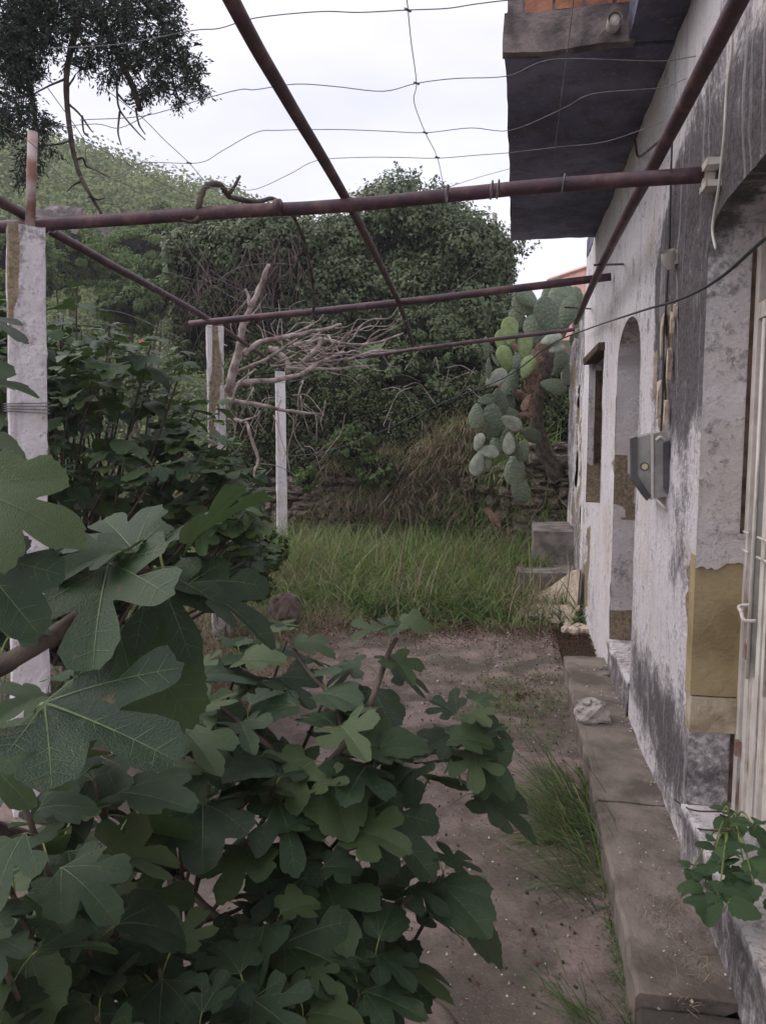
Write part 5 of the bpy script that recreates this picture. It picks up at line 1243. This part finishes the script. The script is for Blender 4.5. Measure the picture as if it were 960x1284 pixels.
# --- nettle-like plant at the near door
nt = empty('wall_weed', atX(915, 1000, WALLX + .1), 'bright green broad-leaved weed growing from the threshold of the near door', 'weed')
OV = [leaf_mesh(120 + i, 'ov', True, 30, 3, M['nettle'], True) for i in range(4)]
root = Vector((WALLX + .10, 2.50, .31))
OUTN = []
for (px, py, X, n, s) in ((882, 1112, .50, 5, .062), (905, 1090, .55, 6, .066), (868, 1090, .52, 4, .05), (930, 1075, .60, 6, .068), (945, 1110, .58, 4, .06), (900, 1130, .47, 4, .065), (925, 1040, .66, 5, .055), (906, 1020, .68, 5, .045), (943, 1035, .66, 4, .05), (895, 1062, .56, 4, .045)):
    T = atX(px, py, X); S = spline([root, root.lerp(T, .5) + Vector((0, 0, .05)), T], 5); MB().tube(S, taper(len(S), .004, .002), 6).build('stem', M['petiole'], nt, True)
    rosette(T, Vector((-.4, -.3, .8)), n + 1, s * 1.25, OV, OUTN, .25)
for Mx, me in OUTN: leaf_obj(me, Mx, nt)
# bare twigs lying on the threshold
tw = empty('dead_twigs', atX(870, 1010, WALLX), 'two thin dead twigs lying across the threshold corner of the near door', 'twigs')
for pts in ([(845, 1003), (868, 1016), (905, 1018)], [(851, 1022), (870, 1038), (905, 1042), (918, 1040)]):
    MB().tube(spline([atX(px, py, WALLX - .012 + .0004 * (px - 845)) for px, py in pts], 5), .0028, 6).build('twig', M['bark'], tw, True)

# ------------------------------------------------------------------ cypress branches overhead
cyp = empty('cypress_tree', (-4.3, 2.6, 0), 'dark cypress whose boughs and bare twigs hang into the top left corner', 'tree')
trunk([(-4.3, 2.6, 0), (-4.25, 2.65, 2), (-4.15, 2.7, 4), (-4.1, 2.7, 6.5)], .18, .07, cyp)
TR = Vector((-4.15, 2.7, 4.4))
def bough(pts, r0, r1, root=True):
    P = [at(*p) for p in pts]; P = ([TR] if root else []) + P; S = spline(P, 6); MB().tube(S, taper(len(S), r0, r1), 8, wob=.12).build('branch', M['bark'], cyp, True); return S
d0 = 3.5
bough([(60, -120, d0), (100, -20, d0), (97, 30, d0), (88, 65, d0), (83, 100, d0), (86, 150, d0), (94, 200, d0), (104, 228, d0), (114, 245, d0), (127, 268, d0)], .019, .007)
bough([(90, -90, d0), (118, -10, d0), (130, 28, d0), (148, 70, d0), (165, 105, d0), (176, 138, d0)], .022, .013)
bough([(0, -60, d0), (40, 30, d0), (35, 90, d0), (44, 150, d0), (42, 215, d0)], .03, .006)
bough([(120, -60, d0), (180, 0, d0), (215, 45, d0), (235, 100, d0)], .025, .005)
for pts in ([(83, 98), (60, 108), (38, 120)], [(86, 130), (100, 143), (112, 160), (116, 165)], [(92, 175), (75, 180), (55, 182)], [(96, 200), (104, 198), (108, 208), (118, 212), (138, 222)], [(104, 226), (92, 232), (84, 240)], [(146, 100), (148, 130), (155, 145), (172, 165), (182, 175)],
            [(148, 118), (160, 130), (168, 128)], [(170, 135), (174, 155), (182, 168)], [(150, 140), (148, 165), (152, 182)], [(197, 60), (197, 85), (200, 105)], [(103, 145), (105, 165), (112, 172)], [(84, 110), (92, 98), (95, 92)], [(112, 246), (122, 250), (132, 248)], [(215, 95), (222, 118), (228, 135)]):
    bough([(px, py, d0 + U(-.05, .05)) for px, py in pts], .0055, .0025, False)
# foliage sprays: short scale-leaf twiglets fanning from sprays
SPR = [(10, 20, 40, 55), (30, 60, 36, 50), (15, 110, 30, 40), (45, 20, 30, 30), (35, 150, 26, 22), (60, 155, 12, 8), (38, 200, 16, 18), (30, 222, 10, 8), (20, 60, 22, 40), (75, 20, 22, 28), (65, 50, 18, 16), (105, 20, 24, 24), (120, 55, 24, 20), (100, 75, 18, 14), (150, 20, 32, 24), (165, 50, 28, 20), (150, 75, 22, 16), (185, 75, 26, 22),
       (205, 30, 24, 28), (222, 60, 22, 24), (215, 95, 24, 18), (240, 85, 16, 18), (250, 112, 14, 10), (195, 108, 18, 12), (225, 128, 8, 8), (140, 95, 18, 9), (176, 118, 14, 8), (50, 182, 8, 5), (165, 0, 60, 24), (60, -10, 60, 24), (66, 190, 6, 4), (5, 160, 14, 20)]
Cs, Ts = [], []
for (px, py, rx, ry) in SPR:
    k = int(6 + rx * ry / 5)
    for _ in range(k):
        a, r = U(0, 6.28), math.sqrt(random.random()); c = at(px + rx * r * math.cos(a), py + ry * r * math.sin(a), d0 + U(-.18, .18)); dv_ = Vector((U(-1, 1), U(-.6, .6), U(-1.1, .2))).normalized()
        L = U(.03, .075)
        for j in range(14):
            t_ = j / 14; sd = Vector((U(-1, 1), U(-1, 1), U(-1, 1))) * .012
            Cs.append(c + dv_ * L * t_ + sd * (.4 + t_)); Ts.append(dv_ + sd * 40)
C = np.array([tuple(c) for c in Cs]); T_ = np.array([tuple(t) for t in Ts]); T_ /= np.linalg.norm(T_, axis=1)[:, None]
N = rng.normal(size=C.shape); S_ = np.cross(T_, N); S_ /= np.linalg.norm(S_, axis=1)[:, None]
s = rng.uniform(.005, .012, len(C))[:, None]; V = np.empty((len(C), 4, 3)); V[:, 0] = C - T_ * s; V[:, 1] = C + S_ * s * .38; V[:, 2] = C + T_ * s; V[:, 3] = C - S_ * s * .38
o = npmesh('foliage', V.reshape(-1, 3), np.arange(len(C) * 4).reshape(-1, 4), M['conifer'], cyp, rnd=rng.uniform(0, 1, len(C))); o['kind'] = 'stuff'

# ------------------------------------------------------------------ haze: thin damp air that fades the hill
hz = NT('haze_air'); hz.t.nodes.remove(hz.b); pv = hz.n('ShaderNodeVolumePrincipled'); pv.inputs['Color'].default_value = (.93, .94, .97, 1); pv.inputs['Density'].default_value = .0022; pv.inputs['Anisotropy'].default_value = 0.
hz.l(pv.outputs[0], hz.out.inputs['Volume'])
hb = MB(); hb.box((-140, -60, -12), (110, 165, 40)); tag(hb.build('haze', hz.m), kind='stuff')
